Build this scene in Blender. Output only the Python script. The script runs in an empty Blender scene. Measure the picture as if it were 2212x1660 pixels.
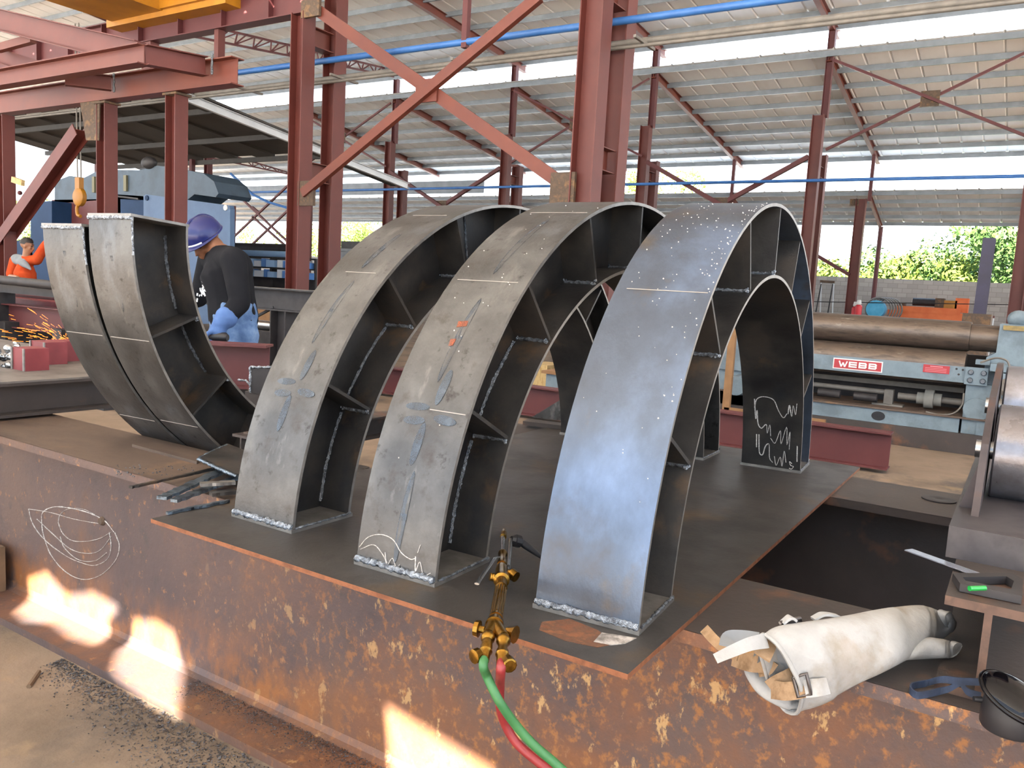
import bpy, bmesh, math, random
from mathutils import Vector, Matrix, Euler
random.seed(7)
C = bpy.context.scene.collection
ZP = 0.85                      # top of the work plate above the shop floor; all builders below use z = 0 at the plate top
OFF = Vector((0, 0, ZP))
FZ = -ZP                       # the shop floor
V = Vector

# ------------------------------------------------------------------ camera
CAMR = Matrix(((0.84, -0.11, 0.53), (0.54, 0.07, -0.84), (0.06, 0.99, 0.12)))
rx, ry, rz = 1.4517, -0.0558, 0.5671
CAMR = (Matrix.Rotation(rz, 3, 'Z') @ Matrix.Rotation(ry, 3, 'Y') @ Matrix.Rotation(rx, 3, 'X'))
CAMC = V((1.4051, -2.1500, 0.7281)); FPX = 1753.7
cam = bpy.data.cameras.new('camera'); co = bpy.data.objects.new('camera', cam); C.objects.link(co)
cam.sensor_width = 36.0; cam.lens = FPX / 2212 * 36.0; cam.clip_end = 500
co.matrix_world = Matrix.Translation(CAMC + OFF) @ CAMR.to_4x4()
bpy.context.scene.camera = co

def on(px, py, ax, val):
    "the point on the plane ax = val that is seen at (px, py) of the photograph"
    d = CAMR @ V(((px - 1106) / FPX, -(py - 830) / FPX, -1.0))
    i = 'xyz'.index(ax)
    return CAMC + d * ((val - CAMC[i]) / d[i])

# ------------------------------------------------------------------ materials
def S(h):
    c = [int(h[i:i + 2], 16) / 255 for i in (0, 2, 4)]
    return tuple(x / 12.92 if x <= .04045 else ((x + .055) / 1.055) ** 2.4 for x in c) + (1,)
_M = {}
def mat(name, cols, rough=.5, metal=0.0, scale=3.0, detail=6, stretch=(1, 1, 1), bump=0.0, bscale=40, patches=(), emit=None, spec=.5, rvar=0.0, distort=0.0, sub=0, coat=0, trans=0):
    """cols: 1-3 colours mixed by noise. patches: (colour, scale, lo, hi, stretch) blotches laid over."""
    if name in _M: return _M[name]
    m = bpy.data.materials.new(name); m.use_nodes = True; _M[name] = m
    nt = m.node_tree; N = nt.nodes; L = nt.links
    b = N['Principled BSDF']; b.inputs['Roughness'].default_value = rough; b.inputs['Metallic'].default_value = metal
    b.inputs['Specular IOR Level'].default_value = spec
    if coat: b.inputs['Coat Weight'].default_value = coat; b.inputs['Coat Roughness'].default_value = .08
    if trans: b.inputs['Transmission Weight'].default_value = trans
    cols = [S(c) if isinstance(c, str) else c for c in cols]
    b.inputs['Base Color'].default_value = cols[0]
    m.diffuse_color = cols[0]
    if emit:
        b.inputs['Emission Color'].default_value = S(emit[0]); b.inputs['Emission Strength'].default_value = emit[1]
    tc = N.new('ShaderNodeTexCoord')
    def mapped(st):
        mp = N.new('ShaderNodeMapping'); mp.inputs['Scale'].default_value = st
        L.new(tc.outputs['Object'], mp.inputs['Vector']); return mp.outputs[0]
    def noise(sc, st, de, di=0):
        n = N.new('ShaderNodeTexNoise'); n.inputs['Scale'].default_value = sc; n.inputs['Detail'].default_value = de
        n.inputs['Roughness'].default_value = .62; n.inputs['Distortion'].default_value = di
        L.new(mapped(st), n.inputs['Vector']); return n
    out = None
    if len(cols) > 1:
        n = noise(scale, stretch, detail, distort); r = N.new('ShaderNodeValToRGB')
        e = r.color_ramp.elements; e[0].position = .36; e[1].position = .64; e[0].color = cols[0]; e[1].color = cols[-1]
        if len(cols) > 2: k = e.new(.5); k.color = cols[1]
        L.new(n.outputs['Fac'], r.inputs['Fac']); out = r.outputs['Color']
        if rvar:
            mr = N.new('ShaderNodeMapRange'); mr.inputs['From Min'].default_value = .3; mr.inputs['From Max'].default_value = .7
            mr.inputs['To Min'].default_value = max(.05, rough - rvar); mr.inputs['To Max'].default_value = rough + rvar
            L.new(n.outputs['Fac'], mr.inputs['Value']); L.new(mr.outputs[0], b.inputs['Roughness'])
    for (pc, ps, lo, hi, st) in patches:
        n = noise(ps, st, 7); r = N.new('ShaderNodeMapRange'); r.inputs['From Min'].default_value = lo; r.inputs['From Max'].default_value = hi
        L.new(n.outputs['Fac'], r.inputs['Value'])
        x = N.new('ShaderNodeMix'); x.data_type = 'RGBA'; x.inputs['B'].default_value = S(pc)
        if out: L.new(out, x.inputs['A'])
        else: x.inputs['A'].default_value = cols[0]
        L.new(r.outputs[0], x.inputs['Factor']); out = x.outputs['Result']
    if out: L.new(out, b.inputs['Base Color'])
    if bump:
        n = noise(bscale, stretch, 5); bp = N.new('ShaderNodeBump'); bp.inputs['Strength'].default_value = bump; bp.inputs['Distance'].default_value = .01
        L.new(n.outputs['Fac'], bp.inputs['Height']); L.new(bp.outputs[0], b.inputs['Normal'])
    return m

O1 = (1, 1, 1)
M_mill = mat('mill_steel', ['3e3e3e', '4d4d4d', '5f5f5e'], .42, .55, 4, 9, O1, .12, 60, [('3a3532', 9, .58, .72, O1), ('2c2a29', 24, .59, .70, O1), ('6a6967', 11, .60, .70, (1, .4, .4)), ('757b83', 2.2, .60, .75, (1, 1, .4))], rvar=.10)
M_millc = mat('sky_tinted_mill_steel', ['3e444e', '4c5665', '61718a'], .36, .6, 2.2, 8, (1, 1, .5), .10, 60, [('57524d', 7, .60, .74, (1, 1, .6)), ('45413f', 3, .62, .8, O1)], rvar=.10)  # sky reflection on the right arch's front put into the blue
M_millin = mat('dark_mill_steel', ['272627', '343332', '423d39'], .5, .5, 5, 8, O1, .12, 60, [('6b5338', 3, .60, .78, O1), ('23282f', 4, .6, .75, O1)], rvar=.1)  # darker copy: dim reflections inside the arches put into the colour
M_edge = mat('cut_steel_edge', ['6e6b67', '85827e'], .45, .6, 20, 4)
M_edge_l = mat('pale_spatter', ['b9b6b0'], .5, .3)
M_bead = mat('weld_bead', ['b9c2cc', '6f7680'], .22, .95, 70, 4, O1, .9, 160)
M_bead_d = mat('dark_weld_bead', ['4c4e52', '8d949c'], .3, .9, 60, 4, O1, .9, 160)
M_chalk = mat('chalk', ['8a8784', 'c4c1bd'], .9, 0, 160, 3, spec=.1)
M_scribe = mat('scribe_line', ['8f8a84'], .7)
M_heat = mat('heat_tint', ['4a525b', '58626d'], .42, .5, 12, 4)
def film(m, lo, hi, sc_):
    "a thin mottled film: patchy alpha from noise"
    N = m.node_tree.nodes; L = m.node_tree.links; tc = N.new('ShaderNodeTexCoord'); n = N.new('ShaderNodeTexNoise'); n.inputs['Scale'].default_value = sc_; n.inputs['Detail'].default_value = 6
    L.new(tc.outputs['Object'], n.inputs['Vector']); r = N.new('ShaderNodeMapRange'); r.inputs['From Min'].default_value = .35; r.inputs['From Max'].default_value = .65; r.inputs['To Min'].default_value = lo; r.inputs['To Max'].default_value = hi
    L.new(n.outputs['Fac'], r.inputs['Value']); L.new(r.outputs[0], N['Principled BSDF'].inputs['Alpha'])
film(M_heat, .15, .75, 28)
M_orange_mark = mat('orange_paint_mark', ['8a4a30'], .7); film(M_orange_mark, .2, .9, 45)
M_girder = mat('rusty_girder', ['4d4242', '574845', '614e46'], .6, .2, 1.8, 9, (1, 1, .7), .22, 55,
               [('6b4e3c', 3, .54, .76, (1, 1, .7)), ('46403f', 9, .56, .74, O1)])
def rust_more(m, specs):
    "more rust flakes towards the right end of the web and a rusty band above the lower flange"
    nt = m.node_tree; N = nt.nodes; L = nt.links; b = N['Principled BSDF']; cur = b.inputs['Base Color'].links[0].from_socket
    tc = N.new('ShaderNodeTexCoord'); sx = N.new('ShaderNodeSeparateXYZ'); L.new(tc.outputs['Object'], sx.inputs[0])
    def rng(sock, a, b_):
        r = N.new('ShaderNodeMapRange'); r.inputs['From Min'].default_value = a; r.inputs['From Max'].default_value = b_; L.new(sock, r.inputs['Value']); return r.outputs[0]
    def mul(p, q):
        k = N.new('ShaderNodeMath'); k.operation = 'MULTIPLY'; L.new(p, k.inputs[0]); L.new(q, k.inputs[1]); return k.outputs[0]
    for col, sc_, lo, hi, st, kind in specs:
        mp = N.new('ShaderNodeMapping'); mp.inputs['Scale'].default_value = st; L.new(tc.outputs['Object'], mp.inputs['Vector'])
        n = N.new('ShaderNodeTexNoise'); n.inputs['Scale'].default_value = sc_; n.inputs['Detail'].default_value = 8; n.inputs['Roughness'].default_value = .65; L.new(mp.outputs[0], n.inputs['Vector'])
        f = rng(n.outputs['Fac'], lo, hi)
        if kind == 'right': f = mul(f, rng(sx.outputs['X'], -.3, 1.2))
        if kind == 'band': f = mul(f, mul(rng(sx.outputs['Z'], .30, .10), rng(sx.outputs['Z'], .02, .06)))
        x = N.new('ShaderNodeMix'); x.data_type = 'RGBA'; L.new(cur, x.inputs['A']); x.inputs['B'].default_value = S(col); L.new(f, x.inputs['Factor']); cur = x.outputs['Result']
    L.new(cur, b.inputs['Base Color'])
rust_more(M_girder, [('8a5a35', 7, .42, .60, (1, 1, .6), 'band'), ('7d5236', 2.2, .46, .66, O1, 'right'), ('94633a', 34, .53, .64, (1, 1, .8), 'right'), ('8d6546', 30, .60, .70, (1, 1, .8), 'all'), ('b58f60', 16, .60, .64, (1, 1, .55), 'right')])
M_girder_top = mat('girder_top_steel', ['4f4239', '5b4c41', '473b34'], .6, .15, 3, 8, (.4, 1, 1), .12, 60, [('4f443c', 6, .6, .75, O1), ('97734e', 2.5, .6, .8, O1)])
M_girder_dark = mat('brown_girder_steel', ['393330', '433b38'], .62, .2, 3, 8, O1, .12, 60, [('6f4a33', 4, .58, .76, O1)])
M_plate = mat('plate_steel', ['373534', '3f3c3a', '302f2f'], .5, .3, 2.5, 9, O1, .10, 50, [('574631', 3.2, .56, .74, O1), ('302f30', 1.2, .55, .7, O1)], rvar=.1)
M_plate_edge = mat('rusty_plate_edge', ['663b23', '7b4b2f', '57321d'], .8, 0, 14, 5, O1, .2, 80)
M_red = mat('red_oxide_paint', ['55251f', '602b23'], .55, 0, 1.3, 5, O1, .05, 40, [('4d2c25', 5, .66, .8, O1)])
M_red2 = mat('orange_red_paint', ['68301f', '5c2a20'], .55, 0, 1.0, 5, O1, .05, 40)
M_redd = mat('dark_red_paint', ['4f2122', '572626'], .6, 0, 1.5, 5)
M_rustmark = mat('burnt_gusset_steel', ['5c4a3a', '4a3d33', '73583c'], .8, 0, 8, 5)
M_sheet = mat('roof_sheet', ['eae7e2', 'f0eeea', 'e2deD7'], .45, .0, .5, 4, (1, .25, 1))
M_purlin = mat('galvanised_purlin', ['70757a', '7e8388'], .5, .3, 2, 3)
M_canopy = mat('dark_canopy_sheet', ['3c3834', '45403b'], .7, 0, 1, 4)
M_whitebar = mat('white_flashing', ['c9cdcf', 'd8dbdc'], .5, 0, 3, 3)
M_bluepipe = mat('blue_pipe_paint', ['2f5f9c', '3b6dab'], .45)
M_greypipe = mat('grey_conduit', ['6b665f', '7a746c'], .6, .2, 6, 3)
M_yellow = mat('crane_yellow', ['99640c', 'a87010'], .5, 0, 2, 3)
M_floor = mat('shop_floor', ['766758', '817162', '675b4f'], .85, 0, .9, 9, O1, .25, 70, [('55504c', 1.3, .55, .66, (1, .6, 1)), ('907a5e', 2.6, .60, .8, O1)], spec=.12)
M_grit = mat('grinding_grit', ['3d3d3f', '5c5c60', '2c2b2b'], .45, .5, 60, 4, O1, .3, 120)
M_ground = mat('outside_ground', ['cbcbc8', 'd6d6d4'], .9, 0, .2, 6)
M_block = None
M_brass = mat('brass', ['745420', '8a672a', '5e4417'], .28, .95, 25, 4, O1, .05, 80)
M_steelbright = mat('bright_steel', ['8f9296', 'a7aaae'], .25, .95, 10, 3)
M_black = mat('black_rubber', ['16161a', '1e1e22'], .5, 0, 10, 3)
M_gloss = mat('black_gloss_plastic', ['08080c'], .10, 0, spec=.25)
M_green = mat('green_hose_rubber', ['2f6438', '3a7040'], .5, 0, 20, 3)
M_redhose = mat('red_hose_rubber', ['7a2224', '872a2b'], .45, 0, 20, 3)
M_leather = mat('cream_leather', ['8f8e8b', '9b9a98', '857e74'], .85, 0, 5, 7, O1, .25, 45, [('8d7a66', 6, .58, .78, O1), ('a3a5a8', 3, .6, .8, O1)], spec=.12)
M_suede = mat('tan_suede', ['8a7055', '977d62', '775f47'], .95, 0, 18, 6, O1, .3, 120, spec=.12)
M_buckle = mat('dark_buckle_metal', ['55504f', '68625f'], .4, .8, 30, 3)
M_glass_green = mat('green_level_vial', ['1c8a3c'], .1, 0, spec=.7, emit=None)
M_webb = mat('machine_grey_blue', ['65747d', '718089', '5c6971'], .55, .05, 2.5, 6, O1, .06, 50, [('7f7565', 4, .62, .8, O1)])
M_roll = mat('worn_roller_steel', ['584c45', '65594f', '4b423d'], .38, .55, 6, 8, (.6, 3, 3), .1, 80, [('8c8880', 8, .62, .74, (.5, 2, 2))], rvar=.1)
M_sign = mat('sign_red', ['a33238'], .5)
M_white = mat('white_paint', ['dcdcd8'], .6)
M_wood = mat('pale_wood', ['b59a68', 'c4aa78', 'a28552'], .8, 0, 6, 6, (4, 1, 1))
M_wood_o = mat('orange_wood', ['7d5c3c', '8a6745'], .8, 0, 5, 5)
M_blue_m = mat('press_blue_grey', ['34434f', '3d4f5f', '2e3b47'], .55, .05, 1.2, 6)
M_blue_p = mat('press_pale_blue', ['415b7c', '4a6688'], .55, 0, 1.5, 4)
M_blue_d = mat('press_navy_blue', ['1d3350', '223a5a'], .55, 0, 1.5, 4, spec=.12)
M_skin = mat('brown_skin', ['6b4530', '7a5038'], .55, 0, 9, 4)
M_skin2 = mat('tan_skin', ['8a5f45', '966a4e'], .55, 0, 9, 4)
M_hair = mat('black_hair', ['15110f', '221b18'], .6, 0, 60, 4)
M_helmet = mat('blue_helmet_plastic', ['181e4c', '1e265c'], .28, 0, 3, 3, spec=.3, coat=.12)
M_shirt = mat('charcoal_jersey', ['15161a', '1b1c20'], .9, 0, 8, 5, O1, .25, 25, spec=.12)
M_print = mat('white_shirt_print', ['cfd3d6'], .8)
M_jeans = mat('blue_denim', ['4a6287', '5a7397', '6f86a5'], .9, 0, 9, 5, O1, .2, 60, spec=.12)
M_glove = mat('blue_work_glove', ['47618f', '516c9b'], .9, 0, 12, 4, spec=.12)
M_orange = mat('orange_cloth', ['a83c1c', 'b64a24'], .85, 0, 6, 4, O1, .15, 25, spec=.12)
M_greycloth = mat('grey_cloth', ['74787c', '808488'], .9, 0, 6, 4, spec=.12)
M_reflect = mat('reflective_band', ['d9cdb0'], .5)
M_tree = mat('sunlit_leaves', ['4a5f16', '647520', '354c18'], .8, 0, 2.2, 3)
M_tree2 = mat('deep_green_leaves', ['34531f', '4d6d2a', '27431b'], .8, 0, 2.2, 3)
M_trunk = mat('tree_bark', ['5c4a38', '6b5743'], .9, 0, 8, 4)
M_orange_m = mat('sun_bright_orange_paint', ['d2622a', 'dd7238'], .5, 0, 2, 4)  # sunlit brightness put into the paint, no sun reaches the machine
M_spark = mat('glowing_spark', ['ff8a2c'], .5, emit=('ff7a1e', 3.2))
M_extred = mat('extinguisher_red', ['c3202a'], .35)
M_cyan = mat('cyan_paint', ['3f9cc4', '56aed2'], .5)
M_box = [mat('pale_blue_box', ['8fb4dd'], .7), mat('white_box', ['cfd9e4'], .7), mat('blue_box', ['4f7fc0'], .7)]
M_dark = mat('dark_steel', ['2c2a2b', '383536'], .6, .3, 6, 4)
M_dark2 = mat('grey_dark_steel', ['2e2c2a', '373431'], .6, .2, 6, 4)
M_navy_p = mat('navy_post_paint', ['2d2a3a', '37334a'], .6)

def block_mat():
    m = mat('concrete_blocks', ['a39c93', 'aaa39a'], .95)
    nt = m.node_tree; N = nt.nodes; L = nt.links
    tc = N.new('ShaderNodeTexCoord'); sx = N.new('ShaderNodeSeparateXYZ'); cx = N.new('ShaderNodeCombineXYZ')
    L.new(tc.outputs['Object'], sx.inputs[0]); L.new(sx.outputs['X'], cx.inputs['X']); L.new(sx.outputs['Z'], cx.inputs['Y'])
    br = N.new('ShaderNodeTexBrick'); br.inputs['Scale'].default_value = 1.0
    br.inputs['Brick Width'].default_value = .42; br.inputs['Row Height'].default_value = .21; br.inputs['Mortar Size'].default_value = .012
    br.inputs['Color1'].default_value = S('a69f97'); br.inputs['Color2'].default_value = S('958f88'); br.inputs['Mortar'].default_value = S('8b857d')
    L.new(cx.outputs[0], br.inputs['Vector']); L.new(br.outputs['Color'], N['Principled BSDF'].inputs['Base Color'])
    return m
M_block = block_mat()

# ------------------------------------------------------------------ geometry
def frame(d, up=V((0, 0, 1))):
    d = d.normalized()
    if abs(d.dot(up)) > .98: up = V((0, 1, 0)) if abs(d.y) < .9 else V((1, 0, 0))
    s = d.cross(up).normalized(); u = s.cross(d).normalized()
    return d, s, u

class MB:
    def __init__(self): self.v = []; self.f = []; self.m = []; self.mi = 0
    def add(self, vs, fs):
        b = len(self.v); self.v += [V(p) for p in vs]
        for f in fs: self.f.append([b + i for i in f]); self.m.append(self.mi)
        return self
    def box(self, x0, x1, y0, y1, z0, z1):
        return self.add([(x0, y0, z0), (x1, y0, z0), (x1, y1, z0), (x0, y1, z0), (x0, y0, z1), (x1, y0, z1), (x1, y1, z1), (x0, y1, z1)],
                        [(3, 2, 1, 0), (4, 5, 6, 7), (0, 1, 5, 4), (1, 2, 6, 5), (2, 3, 7, 6), (3, 0, 4, 7)])
    def ext(self, A, B, prof, up=V((0, 0, 1))):
        "extrude a closed 2-D profile (side, up) from A to B"
        A = V(A); B = V(B); d, s, u = frame(B - A, V(up)); n = len(prof)
        vs = [A + s * a + u * b for a, b in prof] + [B + s * a + u * b for a, b in prof]
        fs = [(i, (i + 1) % n, n + (i + 1) % n, n + i) for i in range(n)]
        return self.add(vs, fs + [tuple(range(n))[::-1], tuple(range(n, 2 * n))])
    def bar(self, A, B, w, h, up=V((0, 0, 1))):
        return self.ext(A, B, [(-w / 2, -h / 2), (w / 2, -h / 2), (w / 2, h / 2), (-w / 2, h / 2)], up)
    def isec(self, A, B, h, b, tw=.012, tf=.016, up=V((0, 0, 1))):
        H, W, t = h / 2, b / 2, tw / 2
        return self.ext(A, B, [(-W, -H), (W, -H), (W, -H + tf), (t, -H + tf), (t, H - tf), (W, H - tf), (W, H), (-W, H), (-W, H - tf), (-t, H - tf), (-t, -H + tf), (-W, -H + tf)], up)
    def csec(self, A, B, h, b, t=.01, up=V((0, 0, 1))):
        H = h / 2
        return self.ext(A, B, [(0, -H), (b, -H), (b, -H + t), (t, -H + t), (t, H - t), (b, H - t), (b, H), (0, H)], up)
    def lsec(self, A, B, a, b, t=.008, up=V((0, 0, 1))):
        return self.ext(A, B, [(0, 0), (a, 0), (a, t), (t, t), (t, b), (0, b)], up)
    def poly(self, pts, thick):
        "a plate: polygon pts extruded by the vector thick"
        n = len(pts); t = V(thick)
        return self.add([V(p) for p in pts] + [V(p) + t for p in pts],
                        [tuple(range(n))[::-1], tuple(range(n, 2 * n))] + [(i, (i + 1) % n, n + (i + 1) % n, n + i) for i in range(n)])
    def tube(self, path, r, n=10, caps=True, flat=1.0, up=V((0, 0, 1))):
        path = [V(p) for p in path]; k = len(path); rr = r if isinstance(r, (list, tuple)) else [r] * k
        vs = []; prev = None
        for i, p in enumerate(path):
            d = (path[min(i + 1, k - 1)] - path[max(i - 1, 0)])
            if d.length < 1e-9: d = V((0, 0, 1))
            d.normalize()
            if prev is None: _, s, u = frame(d, up)
            else:
                s = (prev - d * prev.dot(d)).normalized(); u = s.cross(d).normalized()
            prev = s
            for j in range(n):
                a = 2 * math.pi * j / n
                vs.append(p + s * (math.cos(a) * rr[i]) + u * (math.sin(a) * rr[i] * flat))
        fs = [(i * n + j, i * n + (j + 1) % n, (i + 1) * n + (j + 1) % n, (i + 1) * n + j) for i in range(k - 1) for j in range(n)]
        if caps: fs += [tuple(range(n))[::-1], tuple(range((k - 1) * n, k * n))]
        return self.add(vs, fs)
    def lathe(self, A, B, prof, n=20):
        A = V(A); B = V(B)
        return self.tube_l([A + (B - A) * t for t, r in prof], [r for t, r in prof], (B - A), n)
    def tube_l(self, pts, rr, d, n):
        d, s, u = frame(d); vs = []
        for p, r in zip(pts, rr):
            for j in range(n):
                a = 2 * math.pi * j / n; vs.append(p + (s * math.cos(a) + u * math.sin(a)) * max(r, 1e-4))
        k = len(pts)
        fs = [(i * n + j, i * n + (j + 1) % n, (i + 1) * n + (j + 1) % n, (i + 1) * n + j) for i in range(k - 1) for j in range(n)]
        return self.add(vs, fs + [tuple(range(n))[::-1], tuple(range((k - 1) * n, k * n))])
    def ball(self, c, r, sc=(1, 1, 1), n=12, m=8, R=None):
        vs = []; c = V(c)
        for i in range(m + 1):
            t = math.pi * i / m
            for j in range(n):
                a = 2 * math.pi * j / n
                p = V((math.sin(t) * math.cos(a) * sc[0], math.sin(t) * math.sin(a) * sc[1], math.cos(t) * sc[2])) * r
                vs.append(c + ((R @ p) if R else p))
        fs = [(i * n + j, (i + 1) * n + j, (i + 1) * n + (j + 1) % n, i * n + (j + 1) % n) for i in range(m) for j in range(n)]
        return self.add(vs, fs)
    def grid(self, fn, nu, nv, close_u=False):
        vs = [fn(i / (nu if close_u else nu - 1), j / (nv - 1)) for j in range(nv) for i in range(nu)]
        w = nu if close_u else nu - 1
        return self.add(vs, [(j * nu + i, j * nu + (i + 1) % nu, (j + 1) * nu + (i + 1) % nu, (j + 1) * nu + i) for j in range(nv - 1) for i in range(w)])
    def build(self, name, mats, parent=None, smooth=None, weld=False):
        me = bpy.data.meshes.new(name)
        if parent is not None: o0 = parent.matrix_world_loc
        else:
            xs = [p.x for p in self.v]; ys = [p.y for p in self.v]; zs = [p.z for p in self.v]
            o0 = V(((min(xs) + max(xs)) / 2, (min(ys) + max(ys)) / 2, min(zs)))
        me.from_pydata([tuple(p - o0) for p in self.v], [], self.f)
        mats = mats if isinstance(mats, (list, tuple)) else [mats]
        for m in mats: me.materials.append(m)
        if len(mats) > 1: me.polygons.foreach_set('material_index', self.m)
        bm = bmesh.new(); bm.from_mesh(me)
        if weld: bmesh.ops.remove_doubles(bm, verts=bm.verts, dist=1e-5)
        bmesh.ops.recalc_face_normals(bm, faces=bm.faces); bm.to_mesh(me); bm.free()
        if smooth:
            me.shade_smooth(); me.set_sharp_from_angle(angle=math.radians(smooth))
        o = bpy.data.objects.new(name, me); C.objects.link(o)
        if parent is not None:
            o.parent = parent.o; o.location = o0 - parent.matrix_world_loc
            o.location = (0, 0, 0)
        else: o.location = o0 + OFF
        h = Node(o, o0 if parent is None else parent.matrix_world_loc)
        return h

class Node:
    def __init__(self, o, loc): self.o = o; self.matrix_world_loc = V(loc)
def tag(h, label=None, cat=None, group=None, kind=None):
    o = h.o
    if label: o['label'] = label
    if cat: o['category'] = cat
    if group: o['group'] = group
    if kind: o['kind'] = kind
    return h
def thing(name, label, cat, loc, group=None, kind=None):
    o = bpy.data.objects.new(name, None); o.empty_display_size = .1; C.objects.link(o); o.location = V(loc) + OFF
    return tag(Node(o, loc), label, cat, group, kind)
def struct(h): return tag(h, kind='structure')
def bez(pts, n=8):
    "Catmull-Rom through pts"
    P = [V(p) for p in pts]; P = [P[0] * 2 - P[1]] + P + [P[-1] * 2 - P[-2]]; out = []
    for i in range(1, len(P) - 2):
        for k in range(n):
            t = k / n; a, b, c, d = P[i - 1:i + 3]
            out.append(.5 * ((2 * b) + (c - a) * t + (2 * a - 5 * b + 4 * c - d) * t * t + (3 * b - a - 3 * c + d) * t ** 3))
    return out + [P[-2]]
def bead(pts, r, seed=0, step=.006):
    "an irregular weld bead along a polyline"
    rnd = random.Random(seed); mb = MB(); P = [V(p) for p in pts]; path = []; rr = []
    for a, b in zip(P[:-1], P[1:]):
        k = max(2, int((b - a).length / step))
        for i in range(k):
            path.append(a + (b - a) * i / k + V((rnd.uniform(-1, 1), rnd.uniform(-1, 1), rnd.uniform(-1, 1))) * r * .22); rr.append(r * rnd.uniform(.7, 1.25))
    path.append(P[-1]); rr.append(r)
    return mb.tube(path, rr, 6)

# ================================================================== THE SETTING
RX0, RX1 = -48, 15
fl = MB().box(-75, 30, -19, 41, FZ - .2, FZ); struct(fl.build('floor', M_floor))
gd = MB().box(-160, 120, -160, -19.02, FZ - .3, FZ - .02).box(-160, 120, 41.02, 190, FZ - .3, FZ - .02); struct(gd.build('ground', M_ground))
wl = MB().box(-60, 24, 39.6, 39.8, FZ, on(1960, 604, 'y', 39.6).z); struct(wl.build('wall_back', M_block))

def corr(x0, x1, ya, za, yb, zb, holes=(), pitch=1.0):
    "a trapezoidal ribbed roof sheet between two eaves; ribs run down the slope"
    mb = MB(); n = int((x1 - x0) / pitch); d = V((0, yb - ya, zb - za))
    for i in range(n):
        X = x0 + i * pitch
        segs = [(X, X + pitch - .08, 0), (X + pitch - .08, X + pitch - .05, .03), (X + pitch - .05, X + pitch - .03, .03), (X + pitch - .03, X + pitch, 0)]
        prof = [(X, 0), (X + pitch - .09, 0), (X + pitch - .06, .035), (X + pitch - .03, .035), (X + pitch, 0)]
        for (a, h0), (b, h1) in zip(prof[:-1], prof[1:]):
            mb.add([(a, ya, za + h0), (b, ya, za + h1), (b, yb, zb + h1), (a, yb, zb + h0)], [(0, 1, 2, 3)])
    return mb
def zs(ya, za, yb, zb, y): return za + (zb - za) * (y - ya) / (yb - ya)
SUN = V((.20, -.70, .60)).normalized()

# --- the main roof over the hall: ribbed sheets on purlins, unseen near part has gaps added to cast the sun patches
YA, ZA, YB, ZB = 25.7, 9.42, -18.5, 9.42 + .072 * 44.2
r1 = thing('ceiling_1', None, None, (0, 5, 9), kind='structure')
corr(RX0, RX1, YA, ZA, 2.0, zs(YA, ZA, YB, ZB, 2.0), pitch=.75).build('roof_sheets', M_sheet, r1)
WY = -.235; GT = FZ + .045
def P_web(x, y): return on(x, y, 'y', WY - .006)
def P_fl(x, y): return on(x, y, 'z', GT)
def P_gr(x, y): return on(x, y, 'z', FZ)
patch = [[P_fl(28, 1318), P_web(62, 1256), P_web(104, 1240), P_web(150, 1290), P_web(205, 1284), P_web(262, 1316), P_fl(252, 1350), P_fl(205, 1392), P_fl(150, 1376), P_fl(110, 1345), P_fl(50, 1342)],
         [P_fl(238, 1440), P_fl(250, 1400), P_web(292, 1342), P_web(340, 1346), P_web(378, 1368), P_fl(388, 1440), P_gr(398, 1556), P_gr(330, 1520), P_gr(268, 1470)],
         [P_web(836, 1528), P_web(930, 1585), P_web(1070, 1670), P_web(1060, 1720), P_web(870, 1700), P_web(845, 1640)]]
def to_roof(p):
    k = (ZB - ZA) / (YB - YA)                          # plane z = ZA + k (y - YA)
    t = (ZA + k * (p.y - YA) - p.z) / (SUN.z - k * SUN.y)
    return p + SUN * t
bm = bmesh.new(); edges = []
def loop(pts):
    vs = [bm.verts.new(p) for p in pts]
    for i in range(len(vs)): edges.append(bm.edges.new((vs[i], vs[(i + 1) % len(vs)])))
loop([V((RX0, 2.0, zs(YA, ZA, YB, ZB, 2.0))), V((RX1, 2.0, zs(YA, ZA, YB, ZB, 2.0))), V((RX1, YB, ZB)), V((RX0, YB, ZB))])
for pl in patch: loop([to_roof(p) for p in pl])  # gaps added out of view, shaped so sunlight lands on each patch
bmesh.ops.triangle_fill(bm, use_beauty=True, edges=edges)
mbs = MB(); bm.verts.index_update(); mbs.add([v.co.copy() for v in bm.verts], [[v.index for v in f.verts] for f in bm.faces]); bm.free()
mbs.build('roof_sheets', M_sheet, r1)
mb = MB()
y = YA - .25
while y > 2.5:
    z = zs(YA, ZA, YB, ZB, y)
    mb.bar((RX0, y, z - .085), (RX1, y, z - .085), .07, .15); y -= 1.22
o = mb.build('purlins', M_purlin, r1)

XG = [-33.9, -28.05, -22.24, -16.3, -10.5, -4.70, 1.15, 7.0]     # transverse frames
# --- lower side roof
YC, ZC, YD, ZD = 24.75, 8.52, 35.6, 7.02
r2 = thing('ceiling_2', None, None, (0, 30, 7), kind='structure')
corr(RX0, RX1, YC, ZC, YD, ZD, pitch=.75).build('roof_sheets', M_sheet, r2)
mb = MB(); n = 9
for i in range(n):
    y = YC + .12 + (YD - YC - .25) * i / (n - 1); z = zs(YC, ZC, YD, ZD, y)
    mb.bar((RX0, y, z - .095), (RX1, y, z - .095), .07, .17)
mb.build('purlins', M_purlin, r2)
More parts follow.
